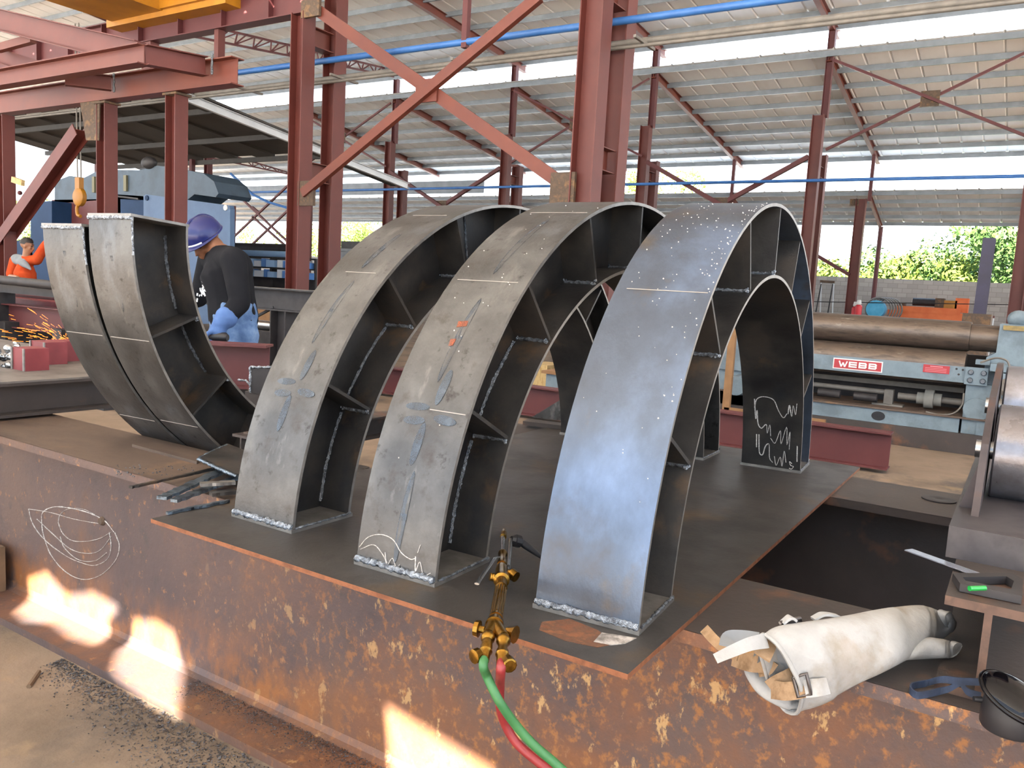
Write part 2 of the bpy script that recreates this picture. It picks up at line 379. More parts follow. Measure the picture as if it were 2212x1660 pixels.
# --- the lowest roof over the yard side
YE, YF = 34.5, 38.3
ZE = on(1860, 412, 'y', YE).z; ZF = on(1900, 477, 'x', -4.72).z * .5 + on(1480, 480, 'y', YF).z * .5
r3 = thing('ceiling_3', None, None, (0, 36, 5), kind='structure')
corr(RX0 - 12, RX1, YE, ZE, YF, ZF, pitch=.75).build('roof_sheets', M_sheet, r3)
mb = MB(); n = 5
for i in range(n):
    y = YE + .1 + (YF - YE - .2) * i / (n - 1); z = zs(YE, ZE, YF, ZF, y)
    mb.bar((RX0 - 12, y, z - .09), (RX1, y, z - .09), .06, .15)
mb.build('purlins', M_purlin, r3)
# grey cladding that closes the gap above the lowest roof on the left
a = on(560, 392, 'y', 34.6); b = on(1045, 417, 'y', 34.6)
struct(MB().box(a.x - 6, b.x, 34.58, 34.62, b.z, on(1045, 389, 'y', 34.6).z).build('wall_cladding', M_purlin))

ORD = ['far left', 'second from the left', 'third from the left', 'fourth from the left', 'fifth from the left', 'sixth from the left', 'right-hand', 'rightmost']
# --- rafters
def rafter(x, label, A, B, h=.26, b=.16):
    mb = MB().isec(A, B, h, b); o = mb.build('roof_rafter', M_red2); tag(o, label, 'rafter', 'red rafters under the roofs')
names = {-22.24: 'left of the twin columns', -16.3: 'behind the tall centre-left bracing', -10.5: 'above the right-hand arches', -4.70: 'at the right, steepest in view', 1.15: 'at the right picture edge'}
for i, x in enumerate(XG[:7]):
    if x > -20:
        rafter(x, ['', '', '', 'red rafter under the main roof, left of the centre twin column', 'red rafter under the main roof, just right of the centre twin column', 'red rafter under the main roof, meeting the roof gap at upper right', 'red rafter under the main roof at the far right'][i],
               (x, 25.75, zs(YA, ZA, YB, ZB, 25.75) - .22), (x, 4, zs(YA, ZA, YB, ZB, 4) - .22))
    if x > -30:
        rafter(x, ['', 'red rafter of the lower side roof seen just right of the left twin column', 'red rafter of the lower side roof crossing left of the big X brace', 'red rafter of the lower side roof between X brace and centre twin column', 'red rafter of the lower side roof above the middle arch', 'red rafter of the lower side roof at the right, above the slender column', 'red rafter of the lower side roof at the far right'][i],
               (x, 24.9, zs(YC, ZC, YD, ZD, 24.9) - .17), (x, 35.7, zs(YC, ZC, YD, ZD, 35.5) - .17))
    A, B = V((x, 34.6, ZE - .28)), V((x, YF - .1, ZF - .24))
    if x > -24: rafter(x, 'short red rafter under the lowest roof, ' + ['', '', 'far left of the arches', 'behind the left arch', 'behind the middle arch', 'right of the arches', 'at the far right'][i], A, B, .2, .12)
# lattice rafters on the left
def lattice(name, label, T0, T1, B0, B1, n, parent=None):
    t = thing(name, label, 'truss', min((T0, B0, T1, B1), key=lambda p: p.z), 'red lattice roof trusses')
    MB().bar(T0, T1, .07, .07).build('top_chord', M_redd, t); MB().bar(B0, B1, .07, .07).build('bottom_chord', M_redd, t)
    w = MB()
    for i in range(n):
        f = lambda k: T0.lerp(T1, k / n); g = lambda k: B0.lerp(B1, k / n)
        w.bar(f(i), g(i + .5), .04, .04); w.bar(g(i + .5), f(i + 1), .04, .04); w.bar(f(i + .5), g(i + .5), .04, .04)
    w.build('web_bars', M_redd, t)
x = -22.24
lattice('roof_truss', 'red lattice truss tapering under the main roof to the left of the twin column', on(300, 20, 'x', x), on(850, 152, 'x', x), on(250, 45, 'x', x), on(850, 166, 'x', x), 16)
x = -16.3
lattice('roof_truss', 'red lattice truss behind the yellow crane at the upper left', on(215, -60, 'x', x), on(330, 0, 'x', x), on(130, 0, 'x', x), on(300, 72, 'x', x), 4)
x = -33.9
lattice('roof_truss', 'small red lattice truss under the lower roof beside the left twin column', on(440, 318, 'x', x), on(640, 378, 'x', x), on(440, 338, 'x', x), on(640, 380, 'x', x), 7)

# --- twin columns
def twin(xc, y, top1, top2, h, b, gap, label, grp, battens=()):
    t = thing('twin_column', label, 'column', (xc, y, FZ), grp)
    for k, (yy, top) in enumerate(((y, top1), (y + gap, top2))):
        MB().isec((xc, yy, FZ + .02), (xc, yy, top), h, b, .014, .018, up=V((1, 0, 0))).build('shaft', M_red, t)
        MB().box(xc - h * .75, xc + h * .75, yy - b * .8, yy + b * .8, FZ, FZ + .025).build('base_plate', M_red, t)
    for z in battens:
        MB().isec((xc, y + b / 2, z), (xc, y + gap - b / 2, z), .34, h * .8, .012, .014).build('batten', M_red2, t)
    return t
Y1 = 8.5
twin(-10.1, Y1, 5.35, 9.8, .31, .30, .80, 'red twin steel column standing behind the left arch, beside the worker', 'red twin columns', (2.62, 5.0))
twin(-4.22, Y1, 5.35, 10.2, .36, .32, .80, 'red twin steel column rising behind the middle arch', 'red twin columns', (2.66, 5.0))
Y2 = 24.9
far_lab = ['', 'red column of the far row seen between left twin column legs', 'red column of the far row at the left foot of the big X brace', 'red column of the far row under the centre of the big X brace', 'red column of the far row just right of the centre twin column', 'red column of the far row behind the right-hand arch', 'red column of the far row cut by the right picture edge']
for i in range(1, 7):
    x = XG[i]; t = twin(x - .12, Y2, 6.58, 5.5, .34, .3, .9, far_lab[i], 'red columns of the far row', (4.9,))
    MB().isec((x + .02, Y2 + .1, 6.5), (x + .02, Y2 + .1, 8.6 + .55), .2, .2, .01, .012, up=V((1, 0, 0))).build('upper_post', M_redd, t)
# eave posts of the lower side roof and of the lowest roof
YP = 34.5
for i in range(2, 7):
    x = XG[i]; zt = on(1855, 430, 'y', YP).z
    if i >= 5:
        t = thing('yard_column', ['red column with a bolted head under the lowest roof, right of the arches', 'red sunlit column at the right edge behind the rolling machine'][i - 5], 'column', (x, YP, FZ), 'red yard columns')
    else:
        t = thing('yard_column', 'red column under the lowest roof ' + ['seen left of the left arch', 'behind the crown of the left arch', 'behind the crown of the middle arch'][i - 2], 'column', (x, YP, FZ), 'red yard columns')
    xx = x - .3 if i == 5 else x
    MB().isec((xx, YP, FZ), (xx, YP, zt), .38, .34, .014, .018, up=V((1, 0, 0))).build('shaft', M_red, t)
    MB().bar((x, YP, zt - .1), (x, YP, zs(YC, ZC, YD, ZD, YP) - .2), .13, .13).build('upper_post', M_redd, t)
    MB().box(xx - .45, xx - .1, YP - .02, YP + .02, zt - .28, zt).build('gusset_plate', M_rustmark, t)
for i, x in enumerate(XG[2:7]):
    p = MB().tube([(x, YF - .15, FZ), (x, YF - .15, ZF - .2)], .1, 10).build('eave_post', M_redd, smooth=40)
    tag(p, 'slender red post at the outer eave, ' + ['far left', 'behind the left arch', 'behind the middle arch', 'in front of the block wall', 'at the far right'][i], 'post', 'slender red eave posts')
tag(MB().bar(on(1757, 548, 'y', 34.4), on(1835, 594, 'y', 34.4), .14, .14).build('wall_brace', M_redd), 'short red diagonal bar above the block wall, ending at a column', 'brace')

# --- bracing
def brace(label, A, B, w=.14, h=.14, m=None, grp='red diagonal braces', ends=True):
    t = thing('diagonal_brace', label, 'brace', A if A.z < B.z else B, grp)
    d = (B - A).normalized()
    MB().lsec(A, B, w, h, .012, up=V((0, -1, 0))).build('bar', m or M_red2, t)
    if ends:
        for P, k in ((A, 1), (B, -1)):
            c = P + d * k * .05
            MB().bar(c - d * .16, c + d * .16, .012, .34, up=V((0, 0, 1))).build('gusset_plate', M_rustmark, t)
    return t
yb = Y1 - .05
bA, bB = on(690, 25, 'y', yb), on(1225, 405, 'y', yb)
t = thing('cross_brace', 'large red X brace spanning between the left and centre twin columns', 'brace', (bB.x, yb, bB.z))
MB().bar(bA, bB, .035, .20, up=V((0, 0, 1))).build('bar', M_red2, t)
MB().bar(on(655, 418, 'y', yb - .09), on(1166, -8, 'y', yb - .09), .10, .16, up=V((0, 0, 1))).build('bar', M_red2, t)
c = on(922, 196, 'y', yb - .03); MB().box(c.x - .22, c.x + .22, c.y - .02, c.y + .02, c.z - .18, c.z + .18).build('gusset_plate', M_red2, t)
for px, py in ((662, 418), (1216, 406)):
    c = on(px, py, 'y', yb - .06); MB().box(c.x - .2, c.x + .2, c.y - .03, c.y + .03, c.z - .22, c.z + .22).build('gusset_plate', M_rustmark, t)
c = on(672, 18, 'y', yb - .06); MB().box(c.x - .22, c.x + .22, c.y - .03, c.y + .03, c.z - .15, c.z + .15).build('gusset_plate', M_rustmark, t)
yf = Y2 - .1
def xbrace(label, xa, xb, z0, z1, w, m):
    t = thing('cross_brace', label, 'brace', (xa, yf, z0), 'red X braces of the far row')
    MB().bar((xa, yf, z0), (xb, yf, z1), w, w).build('bar', m, t); MB().bar((xa, yf - .12, z1), (xb, yf - .12, z0), w, w).build('bar', m, t)
    xm, zm = (xa + xb) / 2, (z0 + z1) / 2
    MB().box(xm - .25, xm + .25, yf - .08, yf - .05, zm - .22, zm + .22).build('gusset_plate', M_rustmark, t)
xbrace('thin red X rods high between far columns behind the left twin column', XG[1] + .2, XG[2] - .1, 5.5, 8.15, .07, M_redd)
xbrace('thin red X rods high between far columns beside the centre twin column', XG[3] + .2, XG[4] - .1, 5.5, 8.15, .07, M_redd)
xbrace('thin red X rods high at the right under the side roof', XG[5] + .2, XG[6] - .1, 5.5, 8.15, .08, M_redd)
xbrace('red X brace low between far columns above the left arch', XG[2] + .1, XG[3] - .3, 2.4, 5.3, .13, M_redd)
xbrace('red X brace low between far columns above the middle and right arch', XG[4] + .1, XG[5] - .3, 2.4, 5.3, .14, M_redd)

# --- runway beam, crane and pipes of the near row
zr = 5.33
t = thing('crane_runway_beam', 'deep red runway beam carried by the left twin column, with welded stiffeners', 'beam', (-18, Y1, zr))
MB().isec((-30, Y1, zr + .27), (-9.75, Y1, zr + .27), .54, .26, .014, .02).build('beam', M_redd, t)
for k in range(14):
    X = -10.9 - k * 1.32; MB().box(X, X + .02, Y1 - .12, Y1 - .008, zr + .02, zr + .52).build('stiffener', M_redd, t)
tag(MB().box(-14.75, -14.45, Y1 - .1, Y1 + .1, 4.75, zr).build('stub_post', M_red), 'short red stub post hanging under the runway beam, above the dark canopy', 'post')
tag(MB().box(-12.45, -12.33, Y1 - .08, Y1 + .08, 4.25, zr).build('stub_post', M_red), 'thin red hanger post under the runway beam beside the lattice truss', 'post')
t = thing('overhead_crane', 'yellow overhead crane end carriage resting on the runway beam', 'crane', (-14, Y1, zr + .54))
a = on(487, 6, 'y', Y1 - .35)
MB().box(-15.6, a.x, Y1 - .35, Y1 + .3, a.z, a.z + .8).build('end_carriage', M_yellow, t)
MB().box(-15.4, a.x - 1.9, Y1 - 3.5, Y1 - .35, a.z + .1, a.z + .9).build('bridge_girder', M_yellow, t)
MB().box(-14.2, a.x - .5, Y1 - .42, Y1 - .34, a.z + .12, a.z + .3).build('side_rail', M_yellow, t)
def pipe(label, A, B, r, m, cat='pipe'):
    return tag(MB().tube([A, B], r, 10).build('overhead_pipe', m, smooth=50), label, cat, 'overhead pipes')
zp = 4.68; yp = Y1 + .55
pipe('blue pipe running along the columns of the near row, upper centre', V((-30, yp, zp + .05)), V((8, yp, zp - .04)), .055, M_bluepipe)
pipe('dark conduit hanging just under the blue pipe at the upper centre', V((-30, yp + .12, zp - .28)), V((8, yp + .12, zp - .30)), .05, M_greypipe)
pipe('second thin dark conduit under the blue pipe', V((-30, yp - .05, zp - .38)), V((8, yp - .05, zp - .42)), .028, M_greypipe)
for i, x in enumerate((-12.2, -9.6, -6.9, -3.7)):
    tag(MB().bar((x, yp - .35, zp - .36), (x, yp + .35, zp - .36), .04, .04).build('pipe_bracket', M_greypipe), 'steel bracket under the blue pipe, ' + ['left of the left twin column', 'on the left twin column', 'under the X brace', 'on the centre twin column'][i], 'bracket', 'pipe brackets')
tag(MB().bar((-6.9, yp, zp - .1), (-6.9, yp, 9.9), .1, .1).build('hanger_post', M_redd), 'thin red hanger post dropping from the roof to the blue pipe', 'post')
pz = on(1100, 404, 'y', 24.4).z
pipe('long thin blue pipe along the far row of columns', V((-45, 24.4, pz)), V((12, 24.4, pz)), .05, M_bluepipe)
tag(MB().tube([(x_, 24.3, on(1700, 392, 'y', 24.3).z - .02 * math.sin((x_ + 5) * .3)) for x_ in range(-8, 13)], .02, 6).build('overhead_cable', M_bluepipe), 'thin blue cable strung across the bright gap at the right', 'cable')

# --- dark canopy behind the columns on the left
xv = -14.0; v0, v1 = on(405, 208, 'x', xv), on(880, 403, 'x', xv)
kz = (v1.z - v0.z) / (v1.y - v0.y)
ye = 13.3; cz = lambda y: v0.z + kz * (y - v0.y) + .1
t = thing('dark_canopy', 'low dark sheet canopy over the blue press, behind the red frame', 'canopy', (-18, v0.y, cz(ye)))
mb = MB(); n = 14; x0 = -24.5
for i in range(n):
    xa, xb = x0 + (xv - x0) * i / n, x0 + (xv - x0) * (i + 1) / n; h = .05 if i % 2 else 0
    mb.add([(xa, 7.9, cz(7.9) + h), (xb, 7.9, cz(7.9) + h), (xb, ye, cz(ye) + h), (xa, ye, cz(ye) + h)], [(0, 1, 2, 3)])
    mb.add([(xb, 7.9, cz(7.9)), (xb, 7.9, cz(7.9) + .05), (xb, ye, cz(ye) + .05), (xb, ye, cz(ye))], [(0, 1, 2, 3)])
mb.build('roof_sheet', M_canopy, t)
for y in (9.8, 11.6, ye - .1): MB().bar((x0, y, cz(y) - .1), (xv, y, cz(y) - .1), .08, .12).build('purlin', M_dark2, t)
for X in (-24.3, -19.5): MB().bar((X, ye - .2, FZ), (X, ye - .2, cz(ye)), .12, .12).build('post', M_redd, t)
MB().bar((xv - .35, 7.9, cz(7.9) - .06), (xv - .35, 16.0, cz(16.0) - .06), .2, .14).build('edge_beam', M_canopy, t)
tag(MB().csec(v0 + V((0, -.2, -.02)), v1, .17, .09, .008).build('white_gutter', M_whitebar), 'long white sloping gutter on the edge of the dark canopy', 'gutter')
xw = -26; tag(MB().bar(on(30, 262, 'x', xw), on(330, 372, 'x', xw), .14, .14).build('grey_gutter', M_purlin), 'grey sloping gutter against the white sky at the far left', 'gutter')

# --- red steel platform frame on the left
yl = 5.5
t = thing('platform_frame', 'red welded steel platform frame on posts, upper left foreground', 'frame', (-11.2, yl, FZ))
p1 = on(501, 120, 'y', yl); p2 = on(501, 180, 'y', yl)
zm = (p1.z + p2.z) / 2
MB().isec((-17, yl + .1, zm), (p1.x, yl + .1, zm), p1.z - p2.z, .22, .012, .016).build('lower_beam', M_red2, t)
j0, j1 = on(312, 97, 'y', 4.6), on(312, 138, 'y', 4.6); zu = (j0.z + j1.z) / 2
MB().isec((-14, 4.6, zu), (j0.x, 4.6, zu), (j0.z - j1.z) * 1.05, .2, .012, .014).build('upper_beam', M_red2, t)
q0 = on(446, 145, 'y', yl)
MB().isec(V((j0.x - .02, 4.62, zu)), V((q0.x, yl - .02, q0.z)), .26, .18, .012, .014).build('cross_beam', M_red, t)
MB().isec(on(-40, 34, 'y', 4.75), on(300, 117, 'y', 4.75), .33, .18, .012, .014).build('cross_beam', M_red, t)
e0 = on(240, 180, 'y', yl - .04); MB().isec(on(140, 168, 'y', 4.9), e0, .22, .16, .012, .014).build('cross_beam', M_red, t)
MB().isec(on(-10, 118, 'y', 5.0), on(90, 150, 'y', 5.2), .24, .16, .012, .014).build('cross_beam', M_red, t)
MB().bar(on(-5, 105, 'y', 4.9), on(72, 84, 'y', 4.9), .1, .12).build('cross_beam', M_red2, t)
for px in (231, 381):
    c = on(px, 330, 'y', yl + .1); MB().isec((c.x, yl + .1, FZ), (c.x, yl + .1, p2.z - .02), .24, .22, .012, .016, up=V((1, 0, 0))).build('post', M_red, t)
    MB().box(c.x - .16, c.x + .16, yl - .03, yl + .24, p2.z - .05, p2.z - .02).build('cap_plate', M_rustmark, t)
c = on(13, 380, 'y', yl + .1); MB().isec((c.x, yl + .1, FZ), (c.x, yl + .1, p2.z - .02), .24, .22, .012, .016, up=V((1, 0, 0))).build('post', M_red, t)
MB().isec(on(-10, 545, 'y', yl + .1), on(176, 282, 'y', yl + .1), .24, .22, .014, .016, up=V((0, 1, 0))).build('diagonal_strut', M_red, t)
g = on(196, 262, 'y', yl); MB().poly([V((g.x - .3, yl, p2.z)), V((g.x + .25, yl, p2.z)), V((g.x + .22, yl, p2.z - .62)), V((g.x - .14, yl, p2.z - .6))], (0, .02, 0)).build('gusset_plate', M_rustmark, t)
for px, py in ((318, 0), (448, 140), (238, 180)):
    if py: c = on(px, py, 'y', yl - .03); bead([(c.x + .1, c.y, c.z + .14), (c.x + .1, c.y, c.z - .14)], .016, 3, .03).build('weld_seam', M_bead_d, t)

# ================================================================== GIRDERS AND WORK PLATE
def girder_prof(h, b, tw, tf, r=.03):
    H, W, t = h / 2, b / 2, tw / 2
    right = [(t, H - tf - r)] ; pts = [(-W, -H), (W, -H), (W, -H + tf), (t + r, -H + tf), (t + r * .3, -H + tf + r * .3), (t, -H + tf + r)]
    pts += [(t, H - tf - r), (t + r * .3, H - tf - r * .3), (t + r, H - tf), (W, H - tf), (W, H)]
    return pts + [(-a, b_) for a, b_ in reversed(pts)]
def girder(name, label, x0, x1, yc, b, top, m_web, m_top):
    t = thing(name, label, 'girder', ((x0 + x1) / 2, yc, FZ), 'heavy girders carrying the work plate')
    h = top - FZ; pr = girder_prof(h, b, .018, .032)
    MB().ext((x0, yc, FZ + h / 2), (x1, yc, FZ + h / 2), pr).build('web_and_flanges', m_web, t, smooth=None)
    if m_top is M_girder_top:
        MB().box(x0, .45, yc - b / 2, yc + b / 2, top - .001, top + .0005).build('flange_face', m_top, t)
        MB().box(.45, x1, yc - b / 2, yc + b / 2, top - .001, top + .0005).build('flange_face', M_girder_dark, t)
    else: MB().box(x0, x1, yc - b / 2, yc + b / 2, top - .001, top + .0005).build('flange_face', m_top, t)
    return t
TOPZ = -.0125
gf = girder('rusty_girder', 'long rusty I girder in the foreground with chalk loops on its web', -6.5, 4.5, -.24, .42, TOPZ, M_girder, M_girder_top)
gb = girder('rusty_girder', 'second I girder behind, carrying the far edge of the plate', -1.25, 5.0, 1.365, .46, TOPZ, M_girder_dark, M_girder_dark)
# chalk loops on the web
def webpt(px, py): return on(px, py, 'y', -.2505)
chalk = MB()
loops = [[(62, 1100), (110, 1108), (160, 1122), (215, 1132)], [(62, 1100), (70, 1130), (95, 1165), (140, 1200), (175, 1216), (205, 1222), (232, 1208), (240, 1180), (236, 1150)],
         [(90, 1130), (92, 1108), (115, 1096), (150, 1098), (190, 1108), (225, 1125), (246, 1150)], [(90, 1130), (95, 1160), (108, 1195), (130, 1225), (160, 1247), (190, 1252), (222, 1240), (250, 1210), (258, 1180), (248, 1150)],
         [(126, 1130), (130, 1112), (148, 1100), (178, 1100), (205, 1112)], [(126, 1130), (135, 1152), (155, 1168), (185, 1170), (215, 1164), (240, 1150)],
         [(80, 1122), (110, 1150), (150, 1185), (185, 1196), (215, 1190), (240, 1160)], [(130, 1160), (140, 1185), (170, 1210), (205, 1212), (230, 1195)]]
rn = random.Random(5)
for lp in loops:
    p = bez([webpt(*q) for q in lp], 7); chalk.tube(p, [.0022 * rn.uniform(.5, 1.6) for _ in p], 5, flat=.5)
chalk.build('chalk_scribble', M_chalk, gf)
hp = webpt(221, 1126); MB().lathe(hp, hp + V((0, -.012, 0)), [(0, .02), (1, .014)], 14).build('bolt_stub', M_rustmark, gf)
# grit lying along the bottom flange and the floor
def grit(name, label, pts_fn, n, seed, smin, smax):
    r = random.Random(seed); mb = MB()
    for _ in range(n):
        p = pts_fn(r); s = r.uniform(smin, smax)
        vs = [p + V((r.uniform(-1, 1), r.uniform(-1, 1), r.uniform(0, 1))) * s for _ in range(4)]
        mb.add(vs, [(0, 1, 2), (0, 1, 3), (1, 2, 3), (0, 2, 3)])
    return tag(mb.build(name, M_grit), label, 'grit', kind='stuff')
def g1(r):
    x = r.uniform(-1.7, 1.0); return V((x, -.46 - abs(r.gauss(0, .04 + .10 * (x + 1.7))), FZ))
grit('grinding_grit', 'black grinding grit strewn on the floor along the front girder', g1, 8000, 3, .002, .0075)
def g2(r): return V((r.uniform(-1.1, 1.0), -.275 - abs(r.gauss(0, .05)), FZ + .032))
grit('grinding_grit', 'dark grit lying on the lower flange of the front girder', g2, 6500, 4, .0018, .0048)

px0, px1, py0, py1 = -.6848, .8293, -.7537, 1.7931
mb = MB(); mb.add([(px0, py0, 0), (px1, py0, 0), (px1, py1, 0), (px0, py1, 0)], [(0, 1, 2, 3)]); mb.mi = 1
mb.add([(px0, py0, -.012), (px1, py0, -.012), (px1, py1, -.012), (px0, py1, -.012)], [(3, 2, 1, 0)])
mb.add([(px0, py0, 0), (px1, py0, 0), (px1, py1, 0), (px0, py1, 0), (px0, py0, -.012), (px1, py0, -.012), (px1, py1, -.012), (px0, py1, -.012)], [(0, 4, 5, 1), (1, 5, 6, 2), (2, 6, 7, 3), (3, 7, 4, 0)])
wp = mb.build('work_plate', [M_plate, M_plate_edge], weld=True); tag(wp, 'flat dark steel plate with rusty edges under the three standing arches', 'plate')
def stain(name, poly, m):
    return MB().poly([on(x, y, 'z', .0008) for x, y in poly], (0, 0, .0006)).build(name, m, wp)
wp2 = Node(wp.o, wp.matrix_world_loc)
M_stain = mat('rust_stain', ['663c24', '503626', '73472a'], .85, 0, 30, 6, O1, .2, 90)
M_ash = mat('grey_slag_dust', ['a39d98', '7f7a76', '5d5854'], .9, 0, 40, 6, O1, .2, 90)

# ================================================================== ARCHES
R_, D_, W_, ZC_ = 1.1243, .2321, .25, -.0883
TF = .010
class Arc:
    def __init__(s, x, y, zc, a, R, d, flip=False, tilt=0.0): s.x, s.y, s.zc, s.a, s.R, s.d, s.flip, s.tilt = x, y, zc, a, R, d, flip, tilt
    def p(s, u, th, r):
        yy = -r * math.cos(th); zz = r * math.sin(th) * (-1 if s.flip else 1); u = u + s.tilt * zz
        return V((s.x + u * math.cos(s.a) - yy * math.sin(s.a), s.y + u * math.sin(s.a) + yy * math.cos(s.a), s.zc + zz))
    def slab(s, u0, u1, r0, r1, t0, t1, n, mi=(0, 0)):
        "ring sector between radii and lateral limits; t0/t1 may depend on r"
        mb = MB(); f0 = t0 if callable(t0) else (lambda r: t0); f1 = t1 if callable(t1) else (lambda r: t1)
        vs = []
        for i in range(n + 1):
            k = i / n
            for (u, r) in ((u0, r0), (u1, r0), (u1, r1), (u0, r1)):
                vs.append(s.p(u, f0(r) + (f1(r) - f0(r)) * k, r))
        mb.v = vs
        for i in range(n):
            for j in range(4):
                mb.f.append([i * 4 + j, i * 4 + (j + 1) % 4, i * 4 + 4 + (j + 1) % 4, i * 4 + 4 + j]); mb.m.append(1 if j in (1, 3) else 0)
        mb.f += [[3, 2, 1, 0], [n * 4, n * 4 + 1, n * 4 + 2, n * 4 + 3]]; mb.m += [1, 1]
        return mb
    def plate(s, u0, u1, r0, r1, th, t):
        "a radial stiffener plate at angle th"
        e = t / 2; q = []
        for (u, r) in ((u0, r0), (u1, r0), (u1, r1), (u0, r1)): q.append(s.p(u, th - e / r, r))
        for (u, r) in ((u0, r0), (u1, r0), (u1, r1), (u0, r1)): q.append(s.p(u, th + e / r, r))
        return MB().add(q, [(3, 2, 1, 0), (4, 5, 6, 7), (0, 1, 5, 4), (1, 2, 6, 5), (2, 3, 7, 6), (3, 0, 4, 7)])
    def patch(s, poly, r, dr=.0012):
        "thin mark on a flange face, poly in (u, theta in degrees)"
        mb = MB(); a = [s.p(u, math.radians(t), r) for u, t in poly]; b = [s.p(u, math.radians(t), r + dr) for u, t in poly]; n = len(poly)
        return mb.add(a + b, [tuple(range(n))[::-1], tuple(range(n, 2 * n))] + [(i, (i + 1) % n, n + (i + 1) % n, n + i) for i in range(n)])
DEG = math.radians
def section_parts(t, A, t0, t1, stiff, m_out, m_in, n=64, seams=True):
    R, d, w = A.R, A.d, W_; Ri = R - d
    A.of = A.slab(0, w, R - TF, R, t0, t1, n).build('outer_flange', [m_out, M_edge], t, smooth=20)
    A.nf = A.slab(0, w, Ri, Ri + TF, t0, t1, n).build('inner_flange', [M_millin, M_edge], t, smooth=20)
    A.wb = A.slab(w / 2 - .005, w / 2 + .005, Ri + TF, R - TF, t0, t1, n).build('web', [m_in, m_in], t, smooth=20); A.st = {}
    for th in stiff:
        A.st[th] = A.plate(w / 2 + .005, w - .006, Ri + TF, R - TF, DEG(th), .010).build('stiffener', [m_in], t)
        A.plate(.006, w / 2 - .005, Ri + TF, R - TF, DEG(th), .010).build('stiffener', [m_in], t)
def mark_cross(t, A, th, s=1.0):
    mb = MB(); r = A.R + .0003
    def ell(uc, tc, du, dt, sk=0.0): return [(uc + du * math.cos(k * math.pi / 8) + sk * math.sin(k * math.pi / 8), tc + dt * math.sin(k * math.pi / 8) + sk * 14 * math.cos(k * math.pi / 8)) for k in range(16)]
    for poly in (ell(.09, th + .3, .038, .55, .004), ell(.092, th - 1.6, .034, .6, .004), ell(.185, th - 1.0, .036, .65, -.004), ell(.148, th + 3.4, .013, 2.6, .004), ell(.124, th - 4.6, .013, 2.9, .003)):
        q = A.patch(poly, r); mb.add(q.v, q.f)
    mb.build('heat_mark', M_heat, A.of)
def standing(name, label, x, y, a, m_out, seed, scribes, crosses):
    A = Arc(x, y, ZC_, a, R_, D_); t = thing(name, label, 'arch', (x + .12, y, 0), 'steel box arches standing on the plate')
    zb = .011
    t0 = lambda r: math.asin((zb - ZC_) / r); t1 = lambda r: math.pi - math.asin((zb - ZC_) / r)
    st = [27 + 21 * k for k in range(7)]
    section_parts(t, A, t0, t1, st, m_out, M_millin)
    R, Ri, w = A.R, A.R - A.d, W_
    for sgn, (ta, tb) in ((1, (t0(R), t0(Ri))), (-1, (t1(R), t1(Ri)))):
        q = [A.p(-.004, ta, R + .006), A.p(w + .004, ta, R + .006), A.p(w + .004, tb, Ri - .006), A.p(-.004, tb, Ri - .006)]
        fp = MB().poly([V((p.x, p.y, .0002)) for p in q], (0, 0, .0108)).build('foot_plate', [M_edge], t)
        bead([V((A.p(u, ta, R + .003).x, A.p(u, ta, R + .003).y, .017)) for u in (0, w * .5, w)], .0085, seed + sgn).build('weld_seam', M_bead, fp, smooth=60)
        bead([V((A.p(w + .002, ta, R - .01).x, A.p(w + .002, ta, R - .01).y, .012)), V((A.p(w + .002, tb, Ri).x, A.p(w + .002, tb, Ri).y, .012))], .004, seed + 5 * sgn).build('weld_seam', M_bead_d, fp, smooth=60)
    rnd = random.Random(seed)
    # welds: web to inner flange, web joints, spatter at the stiffener corners
    for k0, k1 in ((t0(Ri) + .02, DEG(25.5)), (DEG(28.5), DEG(46.5)), (DEG(133.5), DEG(152))):
        bead([A.p(w / 2 + .009, k0 + (k1 - k0) * i / 14, Ri + TF + .005) for i in range(15)], .0055, rnd.randrange(99)).build('weld_seam', M_bead, A.wb, smooth=60)
    for th in (79, 100):
        bead([A.p(w / 2 + .006, DEG(th), Ri + TF + .004), A.p(w / 2 + .006, DEG(th), R - TF)], .0045, rnd.randrange(99)).build('weld_seam', M_bead_d, A.wb, smooth=60)
    sp = MB()
    for th in st:
        p = A.p(w - .012, DEG(th - .5), Ri + TF + .006)
        for _ in range(5): sp.ball(p + V([rnd.uniform(-.006, .006) for _ in range(3)]), rnd.uniform(.003, .006), n=6, m=4)
        p = A.p(w / 2 + .01, DEG(th - .5), Ri + TF + .006)
        for _ in range(3): sp.ball(p + V([rnd.uniform(-.006, .006) for _ in range(3)]), rnd.uniform(.003, .005), n=6, m=4)
    tag(sp.build('weld_spatter', M_bead, t, smooth=60), kind='stuff')
    for th in st:
        bead([A.p(w / 2 + .01, DEG(th) - .008, Ri + TF + .003), A.p(w - .01, DEG(th) - .008, Ri + TF + .003)], .006, rnd.randrange(99)).build('weld_seam', M_bead_d, A.st[th], smooth=60)
    for th, u0, u1 in scribes: A.patch([(u0, th), (u1, th), (u1, th - .12), (u0, th - .12)], A.R + .0002).build('scribe_line', M_scribe, A.of)
    for th in crosses: mark_cross(t, A, th)
    return t, A
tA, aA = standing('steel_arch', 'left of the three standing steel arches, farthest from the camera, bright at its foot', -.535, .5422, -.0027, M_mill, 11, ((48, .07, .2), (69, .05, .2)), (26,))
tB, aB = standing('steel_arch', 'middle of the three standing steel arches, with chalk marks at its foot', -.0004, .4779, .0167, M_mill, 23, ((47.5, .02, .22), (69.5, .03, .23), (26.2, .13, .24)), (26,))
tC, aC = standing('steel_arch', 'right of the three standing steel arches, bluish front and chalk scrawl inside its back foot', .4508, .5306, .0627, M_millc, 37, ((47.5, .03, .24),), ())
